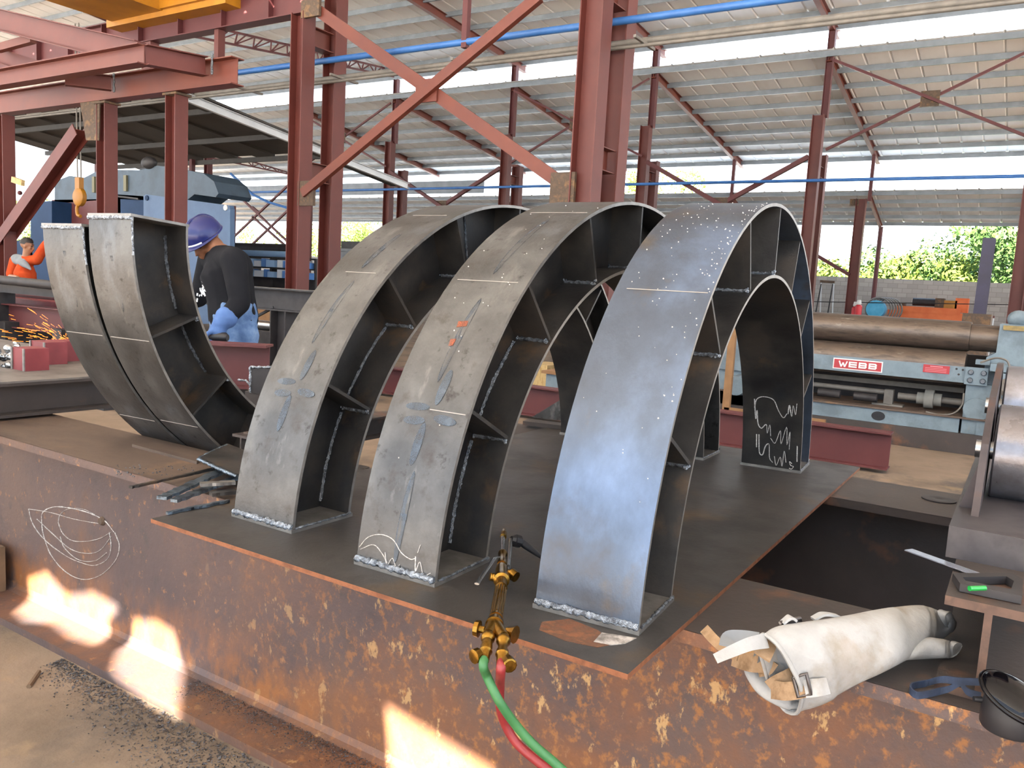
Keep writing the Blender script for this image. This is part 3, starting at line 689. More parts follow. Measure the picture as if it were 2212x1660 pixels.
# orange paint dabs and long heat streaks
for A, t, pol in ((aB, tB, [(.105, 39.6), (.135, 39.8), (.137, 38.9), (.108, 38.6)]), (aB, tB, [(.108, 36.6), (.125, 36.7), (.124, 35.6), (.11, 35.5)])):
    A.patch(pol, A.R + .0003).build('paint_dab', M_orange_mark, A.of)
for A, t, th0, th1 in ((aA, tA, 33, 46), (aB, tB, 30, 44), (aB, tB, 49, 66), (aB, tB, 6, 18), (aA, tA, 49, 60)):
    A.patch([(.130 + .011 * math.cos(k * math.pi / 8) + .006 * math.sin(k * math.pi / 8), (th0 + th1) / 2 + (th1 - th0) / 2 * math.sin(k * math.pi / 8)) for k in range(16)], A.R + .0002).build('heat_streak', M_heat, A.of)
# chalk squiggle on the foot of the middle arch
def flange_line(A, t, pts, r, w=.0016, m=None, name='chalk_mark'):
    p = bez([A.p(u, math.asin((z - A.zc) / r) if not back else math.pi - math.asin((z - A.zc) / r), r + dr) for (u, z, back, dr) in pts], 5)
    return p
ck = MB()
def foot_chalk(A, lines, r, back, dr, wd):
    for ln in lines:
        p = bez([A.p(u, (math.pi - math.asin((z - A.zc) / r)) if back else math.asin((z - A.zc) / r), r + dr) for u, z in ln], 5)
        ck.tube(p, wd, 5, flat=.6)
foot_chalk(aB, [[(.005, .045), (.03, .075), (.07, .09), (.11, .085), (.14, .06), (.17, .05), (.185, .055)], [(.01, .04), (.05, .06), (.08, .045), (.1, .025)],
                [(.09, .05), (.1, .02), (.115, .04), (.13, .02), (.14, .03)], [(.185, .06), (.19, .025), (.2, .05), (.215, .02), (.235, .03)], [(.195, .09), (.19, .07)]], R_, False, .0005, .0018)
ck.build('chalk_mark', M_chalk, aB.of)
ck = MB(); Ri = R_ - D_
foot_chalk(aC, [[(.05, .27), (.06, .31), (.09, .325), (.13, .315), (.15, .27), (.17, .24), (.185, .26)], [(.19, .26), (.195, .30), (.205, .25), (.21, .30), (.22, .26), (.225, .31)],
                [(.05, .31), (.055, .22), (.06, .26), (.065, .20), (.08, .18), (.1, .20), (.105, .16), (.115, .2), (.12, .15)], [(.12, .14), (.14, .12), (.16, .18), (.165, .12), (.185, .20), (.19, .12), (.2, .18), (.2, .10)],
                [(.06, .15), (.062, .09)], [(.07, .15), (.075, .07), (.09, .06), (.1, .10), (.115, .11), (.12, .05), (.135, .03)], [(.14, .06), (.15, .02), (.165, .06), (.175, .02), (.18, .09), (.19, .04)],
                [(.232, .12), (.235, .05)], [(.215, .008 + .03), (.205, .045), (.21, .03), (.222, .026), (.215, .014), (.205, .016)]], Ri, True, -.0008, .0026)
ck.build('chalk_scrawl', M_chalk, aC.nf)

# light specks of spatter on the fronts of the middle and right arches
for A, u_lo, u_hi, n_, seed in ((aC, .02, .245, 90, 5), (aB, .02, .24, 30, 6), (aC, .21, .248, 50, 7)):
    rs = random.Random(seed); mb = MB()
    for _ in range(n_):
        p = A.p(rs.uniform(u_lo, u_hi), DEG(rs.triangular(18, 84, 66)), A.R); rr = rs.uniform(.0008, .0024); mb.ball(p, rr, n=6, m=4)
    tag(mb.build('spatter_specks', M_edge_l, A.of, smooth=60), kind='stuff')
# --- upside-down arch halves on the left
def flipped(label, x, y, zc, a, tl, R, seed, tmax, tmin=-.06):
    A = Arc(x, y, zc, a, R, .245, True, tl); t = thing('arch_half', label, 'arch', (x + .1, y, zc - R), 'upturned arch halves by the worker')
    t0, t1 = tmin, tmax; w = W_; Ri = R - A.d
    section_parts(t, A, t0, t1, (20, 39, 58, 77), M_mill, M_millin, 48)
    ep = A.plate(-.003, w + .003, Ri - .003, R + .004, t0 - .005, .010).build('end_plate', [M_edge], t)
    bead([A.p(u, t0 + .004, R + .002) for u in (0, .12, w)], .007, seed).build('weld_seam', M_bead, ep, smooth=60)
    bead([A.p(w + .001, t0 + .006 + i * .02, R - .004) for i in range(7)], .0045, seed + 1).build('weld_seam', M_bead, t, smooth=60)
    bead([A.p(w / 2 + .009, DEG(-1 + 19 * i / 12), Ri + TF + .005) for i in range(13)], .006, seed + 2).build('weld_seam', M_bead_d, A.wb, smooth=60)
    bead([A.p(w / 2 + .009, DEG(21.5 + 16 * i / 12), Ri + TF + .005) for i in range(13)], .006, seed + 2).build('weld_seam', M_bead_d, A.wb, smooth=60)
    sp = MB(); rnd = random.Random(seed)
    for th in (20, 39):
        p = A.p(w - .01, DEG(th + .5), Ri + TF)
        for _ in range(7): sp.ball(p + V([rnd.uniform(-.008, .008) for _ in range(3)]), rnd.uniform(.003, .007), n=6, m=4)
    tag(sp.build('weld_spatter', M_bead, t, smooth=60), kind='stuff')
    for th in (20.6, 42): A.patch([(.01, th), (w - .01, th), (w - .01, th - .15), (.01, th - .15)], R + .0002).build('scribe_line', M_scribe, A.of)
    A.patch([(.12, 4), (.135, 4), (.15, 14), (.14, 15)], R + .0003).build('heat_streak', M_heat, A.of)
    return t, A
t2, f2 = flipped('upturned arch half nearer the camera, its open stiffened side facing right', -1.671, .718, .838, .046, -.041, 1.108, 41, 1.78)
t1, f1 = flipped('upturned arch half farther left, close against its twin', -1.965, .729, .850, .056, -.060, 1.142, 47, 1.78, -.012)
s_ = MB().box(-2.1, -1.3, .78, 1.05, FZ, -.292).build('timber_packer', M_wood); tag(s_, 'timber packing block under the upturned arch halves between the girders', 'block')

c = on(12, 1225, 'y', -.29); tag(MB().box(c.x - .5, c.x, -.44, -.29, FZ + .034, on(8, 1180, 'y', -.29).z).build('timber_block', M_trunk), 'dark timber block wedged against the girder web at the left picture edge', 'timber')
a = on(62, 1484, 'z', FZ + .006); b = on(84, 1452, 'z', FZ + .006); tag(MB().tube([a, b], .009, 6).build('wood_splinter', M_trunk), 'short wood splinter on the floor, lower left', 'stick')
# stains on the plate
MB().poly([on(x, y, 'z', 0) for x, y in ((1170, 1345), (1230, 1338), (1290, 1362), (1330, 1392), (1290, 1400), (1220, 1385), (1165, 1362))], (0, 0, .0008)).build('rust_stain', M_stain, wp)
MB().poly([on(x, y, 'z', 0) for x, y in ((1300, 1368), (1352, 1376), (1375, 1380), (1350, 1392), (1318, 1395), (1282, 1388))], (0, 0, .0012)).build('slag_dust', M_ash, wp)

# ================================================================== SCRAP AND LOOSE STEEL ON THE LEFT
def strip(label, a, b, wd, th, z=0.0, jag=.004, m=None, seed=1, name='scrap_strip', grp='torch-cut scrap strips beside the left arch', lift=0):
    A = on(*a, 'z', z); B = on(*b, 'z', z); B.z += lift; r = random.Random(seed); d, s, u = frame(B - A); n = max(4, int((B - A).length / .012))
    top = []; bot = []
    for i in range(n + 1):
        p = A.lerp(B, i / n); top.append(p + s * (wd / 2 + r.uniform(-jag, jag))); bot.append(p - s * (wd / 2 + r.uniform(-jag, jag)))
    h = MB().poly(top + bot[::-1], u * th).build(name, m or M_dark); tag(h, label, 'scrap', grp); return h
M_scrapblue = mat('blued_scrap_steel', ['4a5560', '6d7a86', '3a3f45'], .35, .8, 14, 5, O1, .3, 120)
strip('long thin notched scrap strip pointing left at the girder edge', (282, 1056), (520, 1003), .012, .008, .004, .003, M_millin, 2)
strip('wide blue-grey scrap strip, upper one beside the left arch', (350, 1080), (476, 1022), .035, .010, .016, .004, M_scrapblue, 3)
strip('second blue-grey scrap strip lying under the wide one', (375, 1086), (512, 1035), .03, .010, .004, .004, M_scrapblue, 4)
strip('short bright flat scrap tucked against the left arch', (432, 1050), (508, 1046), .028, .01, .028, .002, M_edge, 5)
strip('short dull flat scrap just below the bright one', (455, 1072), (508, 1066), .03, .012, .002, .002, M_mill, 6)
strip('notched scrap strip lying on the front left corner of the plate', (360, 1112), (495, 1085), .016, .008, .001, .004, M_scrapblue, 7)
h = MB().poly([on(x, y, 'z', .045) for x, y in ((428, 992), (490, 963), (548, 985), (546, 1032), (512, 1030))], (0, 0, .009)).build('scrap_plate', M_millin); tag(h, 'rust-faced offcut plate with torch-cut rim leaning against the left arch', 'scrap')
bead([on(x, y, 'z', .05) for x, y in ((512, 1030), (470, 1012), (428, 992), (455, 978), (490, 963))], .006, 9).build('cut_rim', M_scrapblue, h)
h = MB().poly([on(x, y, 'z', TOPZ) for x, y in ((285, 966), (425, 1004), (445, 992), (415, 978), (335, 962))], (0, 0, .012)).build('flat_bar', M_girder_top); tag(h, 'flat rusty bar lying on the girder top left of the scrap', 'bar')
c = on(520, 944, 'z', .085)
h = MB().isec((c.x, c.y, .04), (c.x, 1.2, .04), .10, .10, .008, .01).build('small_beam', M_girder_dark); tag(h, 'small rusty I beam end poking out left of the left arch', 'beam')
h = MB().box(c.x - .02, c.x + .07, c.y + .03, .3, .0905, .098).build('flat_offcut', M_girder_top); tag(h, 'small flat offcut lying on the little I beam', 'scrap')
rn = random.Random(3); mb = MB()
for _ in range(60):
    p = on(rn.uniform(250, 420), rn.uniform(1005, 1030), 'z', TOPZ); mb.ball(p, rn.uniform(.002, .005), n=5, m=3)
tag(mb.build('slag_crumbs', M_grit), 'crumbs of black slag on the girder top', 'slag', kind='stuff')

# ================================================================== CUTTING TORCH
def tz(px, py, z=.05): return on(px, py, 'z', z)
t = thing('cutting_torch', 'brass cutting torch lying across the front edge of the plate', 'torch', tz(1080, 1260, 0))
a, b = tz(1083, 1268), tz(1071, 1338)
prof = [(0, .012), (.03, .0145), (.06, .0145), (.08, .0115), (.92, .0125), (.95, .015), (1, .015)]
hnd = MB().lathe(a, b, prof, 18).build('handle', M_brass, t, smooth=40)
rb = MB(); dd, ss, uu = frame(b - a)
for k in range(12):
    an = 2 * math.pi * k / 12; o = (ss * math.cos(an) + uu * math.sin(an)) * .0122; rb.tube([a.lerp(b, .1) + o, a.lerp(b, .9) + o], .0018, 5)
rb.build('handle_ribs', M_brass, hnd, smooth=50)
a2 = tz(1084, 1222)
MB().lathe(a2, a, [(0, .008), (.1, .013), (.3, .016), (.55, .0165), (.6, .019), (.72, .019), (.75, .013), (1, .012)], 18).build('mixer_body', M_brass, t, smooth=40)
k0 = tz(1098, 1236); MB().lathe(k0, k0 + V((.025, -.004, -.006)), [(0, .007), (.3, .007), (.35, .014), (1, .013)], 14).build('side_knob', M_brass, t, smooth=40)
k0 = tz(1078, 1250); MB().lathe(k0, tz(1058, 1246, .055), [(0, .006), (.4, .006), (.45, .010), (.6, .009), (.65, .010), (.8, .009), (.85, .010), (1, .009)], 14).build('preheat_valve', M_brass, t, smooth=40)
a3 = tz(1086, 1195); MB().lathe(a3, a2, [(0, .011), (.1, .012), (.2, .009), (.7, .010), (.8, .013), (1, .012)], 16).build('neck', M_brass, t, smooth=40)
h1, h2 = tz(1086, 1150, .075), tz(1112, 1168, .07)
MB().tube([a3, tz(1086, 1158, .06)], .0062, 10).tube([tz(1098, 1225), tz(1101, 1190), tz(1103, 1167, .06)], .0058, 10).build('gas_tube', M_steelbright, t, smooth=50)
MB().lathe(tz(1087, 1160, .06), tz(1089, 1146, .065), [(0, .009), (.5, .009), (.55, .007), (1, .006)], 12).build('tube_cap', M_brass, t, smooth=40)
hd = tz(1104, 1166, .06); h3 = tz(1126, 1172, .05)
MB().lathe(hd, h3, [(0, .010), (.3, .014), (.35, .017), (.85, .017), (.9, .012), (1, .011)], 8).build('torch_head', M_black, t, smooth=30)
MB().lathe(h3, tz(1172, 1206, .012), [(0, .010), (.2, .010), (.6, .008), (1, .005)], 14).build('tip', M_black, t, smooth=40)
MB().tube(bez([tz(1080, 1204, .06), tz(1068, 1207, .066), tz(1055, 1225, .066), tz(1030, 1262, .062)], 6), [.003] * 6 + [.0055] * 12 + [.006], 8, flat=.45).build('oxygen_lever', M_steelbright, t, smooth=50)
# rear body, valves and hose tails
c = tz(1068, 1352)
MB().lathe(b, c, [(0, .012), (.4, .017), (1, .019)], 16).build('rear_body', M_brass, t, smooth=40)
jl, jr = tz(1055, 1372), tz(1088, 1378)
MB().tube([c, jl], [.016, .012], 12).tube([c, jr], [.016, .012], 12).build('yoke', M_brass, t, smooth=50)
k = tz(1047, 1362); MB().lathe(k, tz(1026, 1358), [(0, .008), (.5, .008), (.55, .017), (1, .016)], 10).build('valve_knob', M_brass, t, smooth=30)
k = tz(1094, 1366); MB().lathe(k, tz(1113, 1372), [(0, .010), (.6, .014), (1, .018)], 10).build('valve_knob', M_brass, t, smooth=30)
el, er = tz(1046, 1428, .03), tz(1083, 1436, .03)
MB().lathe(jl, el, [(0, .012), (.1, .014), (.18, .014), (.25, .010), (.5, .012), (.62, .0105), (.66, .013), (.72, .010), (1, .0095)], 14).build('hose_connector', M_brass, t, smooth=40)
MB().lathe(jr, er, [(0, .012), (.1, .014), (.18, .014), (.25, .010), (.45, .009), (.52, .012), (.6, .0115), (.66, .0135), (.74, .0105), (1, .010)], 14).build('hose_connector', M_brass, t, smooth=40)
for p0, p1, q in ((tz(1044, 1412, .034), tz(1022, 1420, .034), 0), (tz(1090, 1422, .034), tz(1102, 1440, .034), 1)):
    MB().lathe(p0, p1, [(0, .005), (.4, .005), (.45, .014), (.95, .014), (1, .011)], 10).build('check_valve', M_brass, t, smooth=30)
def hose(name, label, pts, r, m): return tag(MB().tube(bez(pts, 8), r, 14).build(name, m, smooth=60), label, 'hose')
HY = -.86
def hz(px, py, y=HY): return on(px, py, 'y', y)
hose('gas_hose', 'green rubber hose hanging from the torch down the girder front', [el + (el - jl).normalized() * -.01, el + (el - jl) * .2, hz(1052, 1462, -.93), hz(1078, 1515, -.93), hz(1115, 1568, -.9), hz(1155, 1612, -.88), hz(1205, 1655, -.86), hz(1275, 1720, -.84), hz(1400, 1840, -.8), V((1.35, -1.15, FZ + .02)), V((1.6, -1.6, FZ + .012)), V((2.2, -1.9, FZ + .012))], .0088, M_green)
hose('gas_hose', 'red rubber hose hanging from the torch behind the green one', [er + (er - jr).normalized() * -.01, er + (er - jr) * .2, hz(1080, 1480, -.88), hz(1080, 1525, -.86), hz(1090, 1562, -.84), hz(1115, 1605, -.83), hz(1160, 1645, -.82), hz(1220, 1690, -.8), hz(1340, 1780, -.78), V((1.25, -1.0, FZ + .02)), V((1.6, -1.35, FZ + .012)), V((2.3, -1.6, FZ + .012))], .0092, M_redhose)

# ================================================================== LEATHER SLEEVES
def lofted(U, Lo, thick, n=20, wob=.004, seed=0, sag=0.0):
    "closed soft tube through upper and lower edge points"
    r = random.Random(seed); Us = bez(U, 6); Ls = bez(Lo, 6); k = len(Us); mb = MB(); vs = []
    Ts = [thick[0] + (thick[-1] - thick[0]) * i / (k - 1) for i in range(k)] if len(thick) == 2 else [thick[min(len(thick) - 1, int(i / (k - 1) * (len(thick) - 1) + .5))] for i in range(k)]
    ph = [r.uniform(0, 6.28) for _ in range(6)]
    for i in range(k):
        c = (Us[i] + Ls[i]) / 2; h = (Us[i] - Ls[i]) / 2
        ax = (Us[min(i + 1, k - 1)] - Us[max(i - 1, 0)]).normalized(); nrm = h.normalized().cross(ax).normalized()
        if nrm.z < 0: nrm = -nrm
        for j in range(n):
            a = 2 * math.pi * j / n
            w = 1 + .10 * math.sin(3 * a + i * .35 + ph[0]) * (i / k) + .05 * math.sin(5 * a - i * .6 + ph[1])
            b = math.sin(a) * Ts[i] * w
            vs.append(c + h * math.cos(a) + nrm * (b if b > 0 else b * .55))
    mb.add(vs, [(i * n + j, i * n + (j + 1) % n, (i + 1) * n + (j + 1) % n, (i + 1) * n + j) for i in range(k - 1) for j in range(n)])
    mb.add([sum((vs[(k - 1) * n + j] for j in range(n)), V()) / n] + vs[(k - 1) * n:], [(0, 1 + j, 1 + (j + 1) % n) for j in range(n)])
    return mb, vs, n, k
def zt_(px, py, z): return on(px, py, 'z', z)
t = thing('leather_sleeves', 'cream leather welding sleeves with buckled straps, lying on the right girder top', 'glove', zt_(1800, 1420, 0))
U = [zt_(1652, 1372, .09), zt_(1690, 1352, .10), zt_(1780, 1338, .10), zt_(1880, 1322, .09), zt_(1970, 1310, .082), zt_(2018, 1316, .078), zt_(2044, 1330, .074)]
Lw = [on(1700, 1538, 'y', -.53), on(1760, 1522, 'y', -.51), on(1830, 1488, 'y', -.49), on(1905, 1455, 'z', .012), on(1975, 1418, 'z', .012), on(2022, 1392, 'z', .012), on(2062, 1362, 'z', .016)]
mb, vs, n, k = lofted(U, Lw, [.055, .06, .05, .045, .035, .026, .016], 28, seed=2)
sl = mb.build('sleeve', M_leather, t, smooth=70)
sm = sl.o.modifiers.new('thick', 'SOLIDIFY'); sm.thickness = .003; sm.offset = -1
rim = [vs[j] for j in range(n)] + [vs[0]]
MB().tube(rim, .0042, 6, caps=False).build('rim', M_leather, t, smooth=60)
# flap that folds out of the mouth at the lower left
U = [on(1604, 1430, 'y', -.50), on(1612, 1462, 'y', -.52), on(1640, 1500, 'y', -.54), on(1690, 1528, 'y', -.54), on(1725, 1532, 'y', -.53)]
Lw = [on(1640, 1425, 'y', -.47), on(1660, 1450, 'y', -.47), on(1690, 1478, 'y', -.48), on(1720, 1500, 'y', -.48), on(1735, 1515, 'y', -.49)]
mb, *_ = lofted(U, Lw, [.012, .02, .022, .02, .01], 14, seed=5); mb.build('cuff', M_leather, t, smooth=70)
# inner leather seen in the mouth
U = [zt_(1640, 1390, .06), zt_(1680, 1385, .06), zt_(1730, 1410, .06)]; Lw = [on(1625, 1470, 'y', -.49), on(1660, 1485, 'y', -.48), on(1720, 1500, 'y', -.46)]
mb, *_ = lofted(U, Lw, [.01, .02, .01], 14, seed=6); mb.build('lining', M_greycloth, t, smooth=70)
# the second sleeve under the first
U = [zt_(1930, 1395, .04), zt_(1985, 1378, .045), zt_(2030, 1380, .046), zt_(2054, 1386, .045), zt_(2064, 1392, .044)]
Lw = [zt_(1925, 1428, .008), zt_(1980, 1426, .008), zt_(2025, 1424, .008), zt_(2054, 1422, .009), zt_(2066, 1417, .010)]
mb, *_ = lofted(U, Lw, [.02, .026, .026, .022, .016], 16, seed=7); mb.build('lower_sleeve', M_leather, t, smooth=70)
def ribbon(pts, wd, th, m, name, upv=V((0, 0, 1))):
    P = bez(pts, 6); vs = []; k = len(P)
    for i in range(k):
        d = (P[min(i + 1, k - 1)] - P[max(i - 1, 0)]).normalized(); s = d.cross(upv).normalized(); u = s.cross(d)
        ww = wd[0] + (wd[1] - wd[0]) * i / (k - 1) if isinstance(wd, tuple) else wd
        for a, b in ((-1, -1), (1, -1), (1, 1), (-1, 1)): vs.append(P[i] + s * a * ww / 2 + u * b * th / 2)
    return MB().add(vs, [(i * 4 + j, i * 4 + (j + 1) % 4, i * 4 + 4 + (j + 1) % 4, i * 4 + 4 + j) for i in range(k - 1) for j in range(4)] + [(3, 2, 1, 0), tuple(range(4 * k - 4, 4 * k))]).build(name, m, t, smooth=50)
cam_up = (CAMC - zt_(1620, 1430, .05)).normalized()
ribbon([zt_(1655, 1385, .08), zt_(1620, 1392, .085), zt_(1580, 1408, .075), zt_(1545, 1424, .06)], (.028, .018), .005, M_leather, 'strap', cam_up)
ribbon([zt_(1595, 1418, .03), zt_(1572, 1408, .03), zt_(1545, 1385, .035), zt_(1522, 1360, .035)], (.02, .022), .005, M_suede, 'strap', cam_up)
ribbon([zt_(1640, 1378, .06), zt_(1605, 1375, .06), zt_(1575, 1378, .055), zt_(1570, 1396, .05)], (.02, .03), .004, M_greycloth, 'strap', cam_up)
ribbon([on(1584, 1424, 'y', -.50), on(1620, 1432, 'y', -.53), on(1655, 1430, 'y', -.54), on(1668, 1436, 'y', -.53)], (.03, .05), .006, M_suede, 'strap', cam_up)
ribbon([on(1640, 1452, 'y', -.53), on(1658, 1448, 'y', -.545), on(1672, 1430, 'y', -.54)], .02, .006, M_suede, 'strap', cam_up)
ribbon([zt_(1662, 1385, .07), zt_(1655, 1402, .06), zt_(1645, 1420, .05)], (.03, .034), .005, M_suede, 'strap', cam_up)
ribbon([on(1725, 1446, 'y', -.53), on(1705, 1460, 'y', -.555), on(1680, 1474, 'y', -.56), on(1664, 1486, 'y', -.555)], (.022, .03), .005, M_suede, 'strap', cam_up)
ribbon([on(1668, 1490, 'y', -.56), on(1700, 1494, 'y', -.585), on(1740, 1488, 'y', -.585), on(1765, 1484, 'y', -.57)], (.036, .03), .006, M_suede, 'strap', cam_up)
ribbon([on(1738, 1488, 'y', -.59), on(1765, 1486, 'y', -.585), on(1788, 1482, 'y', -.565)], (.034, .03), .004, M_leather, 'keeper', cam_up)
bk = [on(x, y, 'y', -.592) for x, y in ((1714, 1464), (1742, 1456), (1752, 1500), (1724, 1506), (1714, 1464))]
MB().tube(bk, .0042, 8).build('buckle', M_buckle, t, smooth=50)
bk = [zt_(x, y, z) for x, y, z in ((1686, 1346, .10), (1728, 1336, .10), (1730, 1342, .09), (1690, 1352, .09), (1686, 1346, .10))]
MB().tube(bk, .004, 8).build('buckle', M_buckle, t, smooth=50)
ribbon([zt_(1690, 1346, .1), zt_(1706, 1334, .112), zt_(1716, 1340, .105)], .016, .005, M_leather, 'strap')
ribbon([zt_(1756, 1338, .1), zt_(1775, 1328, .108), zt_(1792, 1328, .105), zt_(1810, 1332, .098)], .014, .005, M_leather, 'strap')

# ================================================================== H BEAM, ROLLER STAND, SQUARE, SHIELD, DISC
hx, hy = 1.402, -.40
t = thing('beam_offcut', 'heavy H beam offcut lying across both girders at the right edge', 'beam', (hx, .5, 0))
MB().isec((hx, hy, .0845), (hx, 1.62, .0845), .193, .15, .014, .018).build('beam', M_girder_dark, t)
mb = MB(); e = .018
mb.ext((hx, hy - .0012, .0845), (hx, hy, .0845), [(-.075, -.0965), (.075, -.0965), (.075, -.0965 + e), (.007, -.0965 + e), (.007, .0965 - e), (.075, .0965 - e), (.075, .0965), (-.075, .0965), (-.075, .0965 - e), (-.007, .0965 - e), (-.007, -.0965 + e), (-.075, -.0965 + e)])
mb.build('cut_end', mat('rusty_cut_end', ['5e483d', '513e35', '6b5243'], .7, .2, 12, 5), t)
HT = .181
t = thing('roller_stand', 'two steel support wheels on a plate bracket, standing on the H beam at the right', 'roller stand', (1.42, .3, HT))
MB().box(1.305, 1.56, -.12, 1.1, HT, HT + .072).build('base_block', mat('stand_steel', ['3d393b', '494546', '353133'], .5, .3, 6, 6), t)
yy0 = .12; zb = HT + .072
M_br = mat('bracket_steel', ['383234', '443c3d', '54392e'], .55, .3, 5, 6)
B = lambda y, z: V((1.340, y, z))
MB().poly([B(.02, zb), B(.98, zb), B(.98, zb + .1), B(.72, zb + .33), B(.62, zb + .33), B(.30, zb + .26), B(.12, zb + .16), B(.06, zb + .05)], (.016, 0, 0)).build('bracket_plate', M_br, t)
MB().poly([V((1.310, .10, zb)), V((1.34, .10, zb)), V((1.34, .10, zb + .11))], (0, .014, 0)).build('gusset', M_br, t)
for (y, z, r) in ((.34, zb + .115, .125), (.68, zb + .20, .125)):
    MB().lathe(V((1.365, y, z)), V((1.52, y, z)), [(0, r * .96), (.03, r), (.97, r), (1, r * .96)], 40).build('wheel', M_roll if False else mat('wheel_steel', ['6a676a', '7f7f86', '5c5755'], .33, .7, 5, 6, O1, .08, 60, rvar=.08), t, smooth=30)
    MB().lathe(V((1.322, y, z)), V((1.365, y, z)), [(0, .024), (1, .024)], 16).build('axle', M_steelbright, t, smooth=40)
sq0 = on(1962, 1190, 'z', HT + .004); sq1 = on(2118, 1246, 'z', HT + .004)
t = thing('combination_square', 'combination square with pale ruler blade and green level vial on the H beam', 'square', on(2110, 1270, 'z', HT))
MB().bar(sq0 + V((0, 0, .002)), sq1 + V((0, 0, .002)), .026, .0022).build('ruler_blade', mat('ruler_steel', ['aeb4c2', 'bcc3d0'], .25, .8, 8, 3), t)
hd = [on(x, y, 'z', HT + .002) for x, y in ((2056, 1255), (2182, 1254), (2208, 1268), (2206, 1306), (2072, 1278))]
ih = [on(x, y, 'z', HT + .002) for x, y in ((2078, 1264), (2172, 1262), (2188, 1272), (2182, 1290), (2084, 1272))]
mb = MB(); nn = 5
mb.add(hd + ih + [p + V((0, 0, .016)) for p in hd + ih], [(i, (i + 1) % nn, nn + (i + 1) % nn, nn + i) for i in range(nn)] + [(10 + i, 10 + (i + 1) % nn, 15 + (i + 1) % nn, 15 + i) for i in range(nn)] + [(i, (i + 1) % nn, 10 + (i + 1) % nn, 10 + i) for i in range(nn)] + [(5 + i, 5 + (i + 1) % nn, 15 + (i + 1) % nn, 15 + i) for i in range(nn)])
mb.build('head', M_dark, t)
va, vb = on(2094, 1272, 'z', HT + .020), on(2128, 1271, 'z', HT + .020)
MB().tube([va, vb], .005, 12).build('level_vial', M_glass_green, t, smooth=50)
MB().bar(on(2085, 1276, 'z', HT + .004), on(2190, 1288, 'z', HT + .004), .012, .006).build('vial_holder', M_steelbright, t)
# welding goggles / face shield
t = thing('welding_goggles', 'glossy black welding goggles with a cloth strap, lower right corner', 'goggles', on(2170, 1560, 'z', 0))
c = on(2180, 1562, 'z', 0)
MB().lathe(V((c.x, c.y, -.012)), V((c.x, c.y, .045)), [(0, .044), (.1, .047), (.6, .047), (1, .043)], 28).build('eye_cup', M_black, t, smooth=40)
RV = Euler((math.radians(8), math.radians(24), math.radians(-12))).to_matrix()
gc = V((c.x + .004, c.y + .004, .046))
def visor(u, v):
    a = 2 * math.pi * u; e = math.pi / 2 * v
    return gc + RV @ V((.061 * math.cos(a) * math.cos(e), .053 * math.sin(a) * math.cos(e), .026 * math.sin(e)))
vsr = MB().ball(gc, 1.0, (.060, .052, .024), 28, 14, RV).build('visor', M_gloss, t, smooth=70)
MB().tube([visor(i / 32, 0) for i in range(33)], .0042, 8).build('visor_rim', M_gloss, vsr, smooth=60)
kn = on(2120, 1512, 'z', .03); MB().lathe(kn, kn + V((-.012, -.006, 0)), [(0, .006), (1, .005)], 10).build('side_screw', M_black, t, smooth=40)
def rib2(name, pts, w_, m):
    P = bez(pts, 6); vs = []; k = len(P)
    for i in range(k):
        u = V((0, 0, 1)); d = (P[min(i + 1, k - 1)] - P[max(i - 1, 0)]).normalized(); s = d.cross(u).normalized() * .0015
        for q in (P[i] - s, P[i] + s, P[i] + s + u * w_, P[i] - s + u * w_): vs.append(q)
    return MB().add(vs, [(i * 4 + j, i * 4 + (j + 1) % 4, i * 4 + 4 + (j + 1) % 4, i * 4 + 4 + j) for i in range(k - 1) for j in range(4)] + [(3, 2, 1, 0), tuple(range(4 * k - 4, 4 * k))]).build(name, m, t)
M_strap = mat('navy_strap', ['1a2333', '24324a'], .8, 0, 30, 3)
rib2('strap', [on(x, y, 'y', -.425) if x > 2010 else zt_(x, y, -.010) for x, y in ((2125, 1482), (2075, 1480), (2035, 1476), (2000, 1484), (1970, 1490), (1966, 1500), (1980, 1510), (2000, 1508), (2030, 1501), (2050, 1496), (2072, 1484), (2078, 1488), (2090, 1503), (2118, 1512))], .014, M_strap)
tag(MB().lathe(on(2028, 1081, 'z', TOPZ), on(2028, 1081, 'z', TOPZ) + V((0, 0, .006)), [(0, .062), (.9, .062), (1, .058), (1, .02), (.6, .012)], 32).build('grinding_disc', M_dark, smooth=40), 'black grinding disc lying on the back girder at the right', 'disc')
tag(MB().poly([on(x, y, 'z', TOPZ) for x, y in ((1130, 918), (1150, 903), (1240, 908), (1238, 922))], (0, 0, .02)).build('angle_offcut', M_millin), 'dark angle iron offcut behind the middle arch on the plate edge', 'scrap') if False else None
g0 = on(1135, 912, 'z', .012); g1_ = on(1250, 925, 'z', .012)
h = thing('saddle_plate', 'dark welded saddle plate standing behind the middle arch, at the plate edge', 'plate', (g0.x, g0.y, 0))
MB().bar(g0, g1_ + (g1_ - g0) * .8, .09, .022).build('base', M_girder_dark, h)
q = [on(1148, 902, 'y', g0.y + .02), on(1230, 852, 'y', g0.y + .02), on(1262, 832, 'y', g0.y + .02), on(1290, 918, 'y', g0.y + .02), on(1240, 912, 'y', g0.y + .02)]
MB().poly(q, (0, .012, 0)).build('web', M_mill, h)

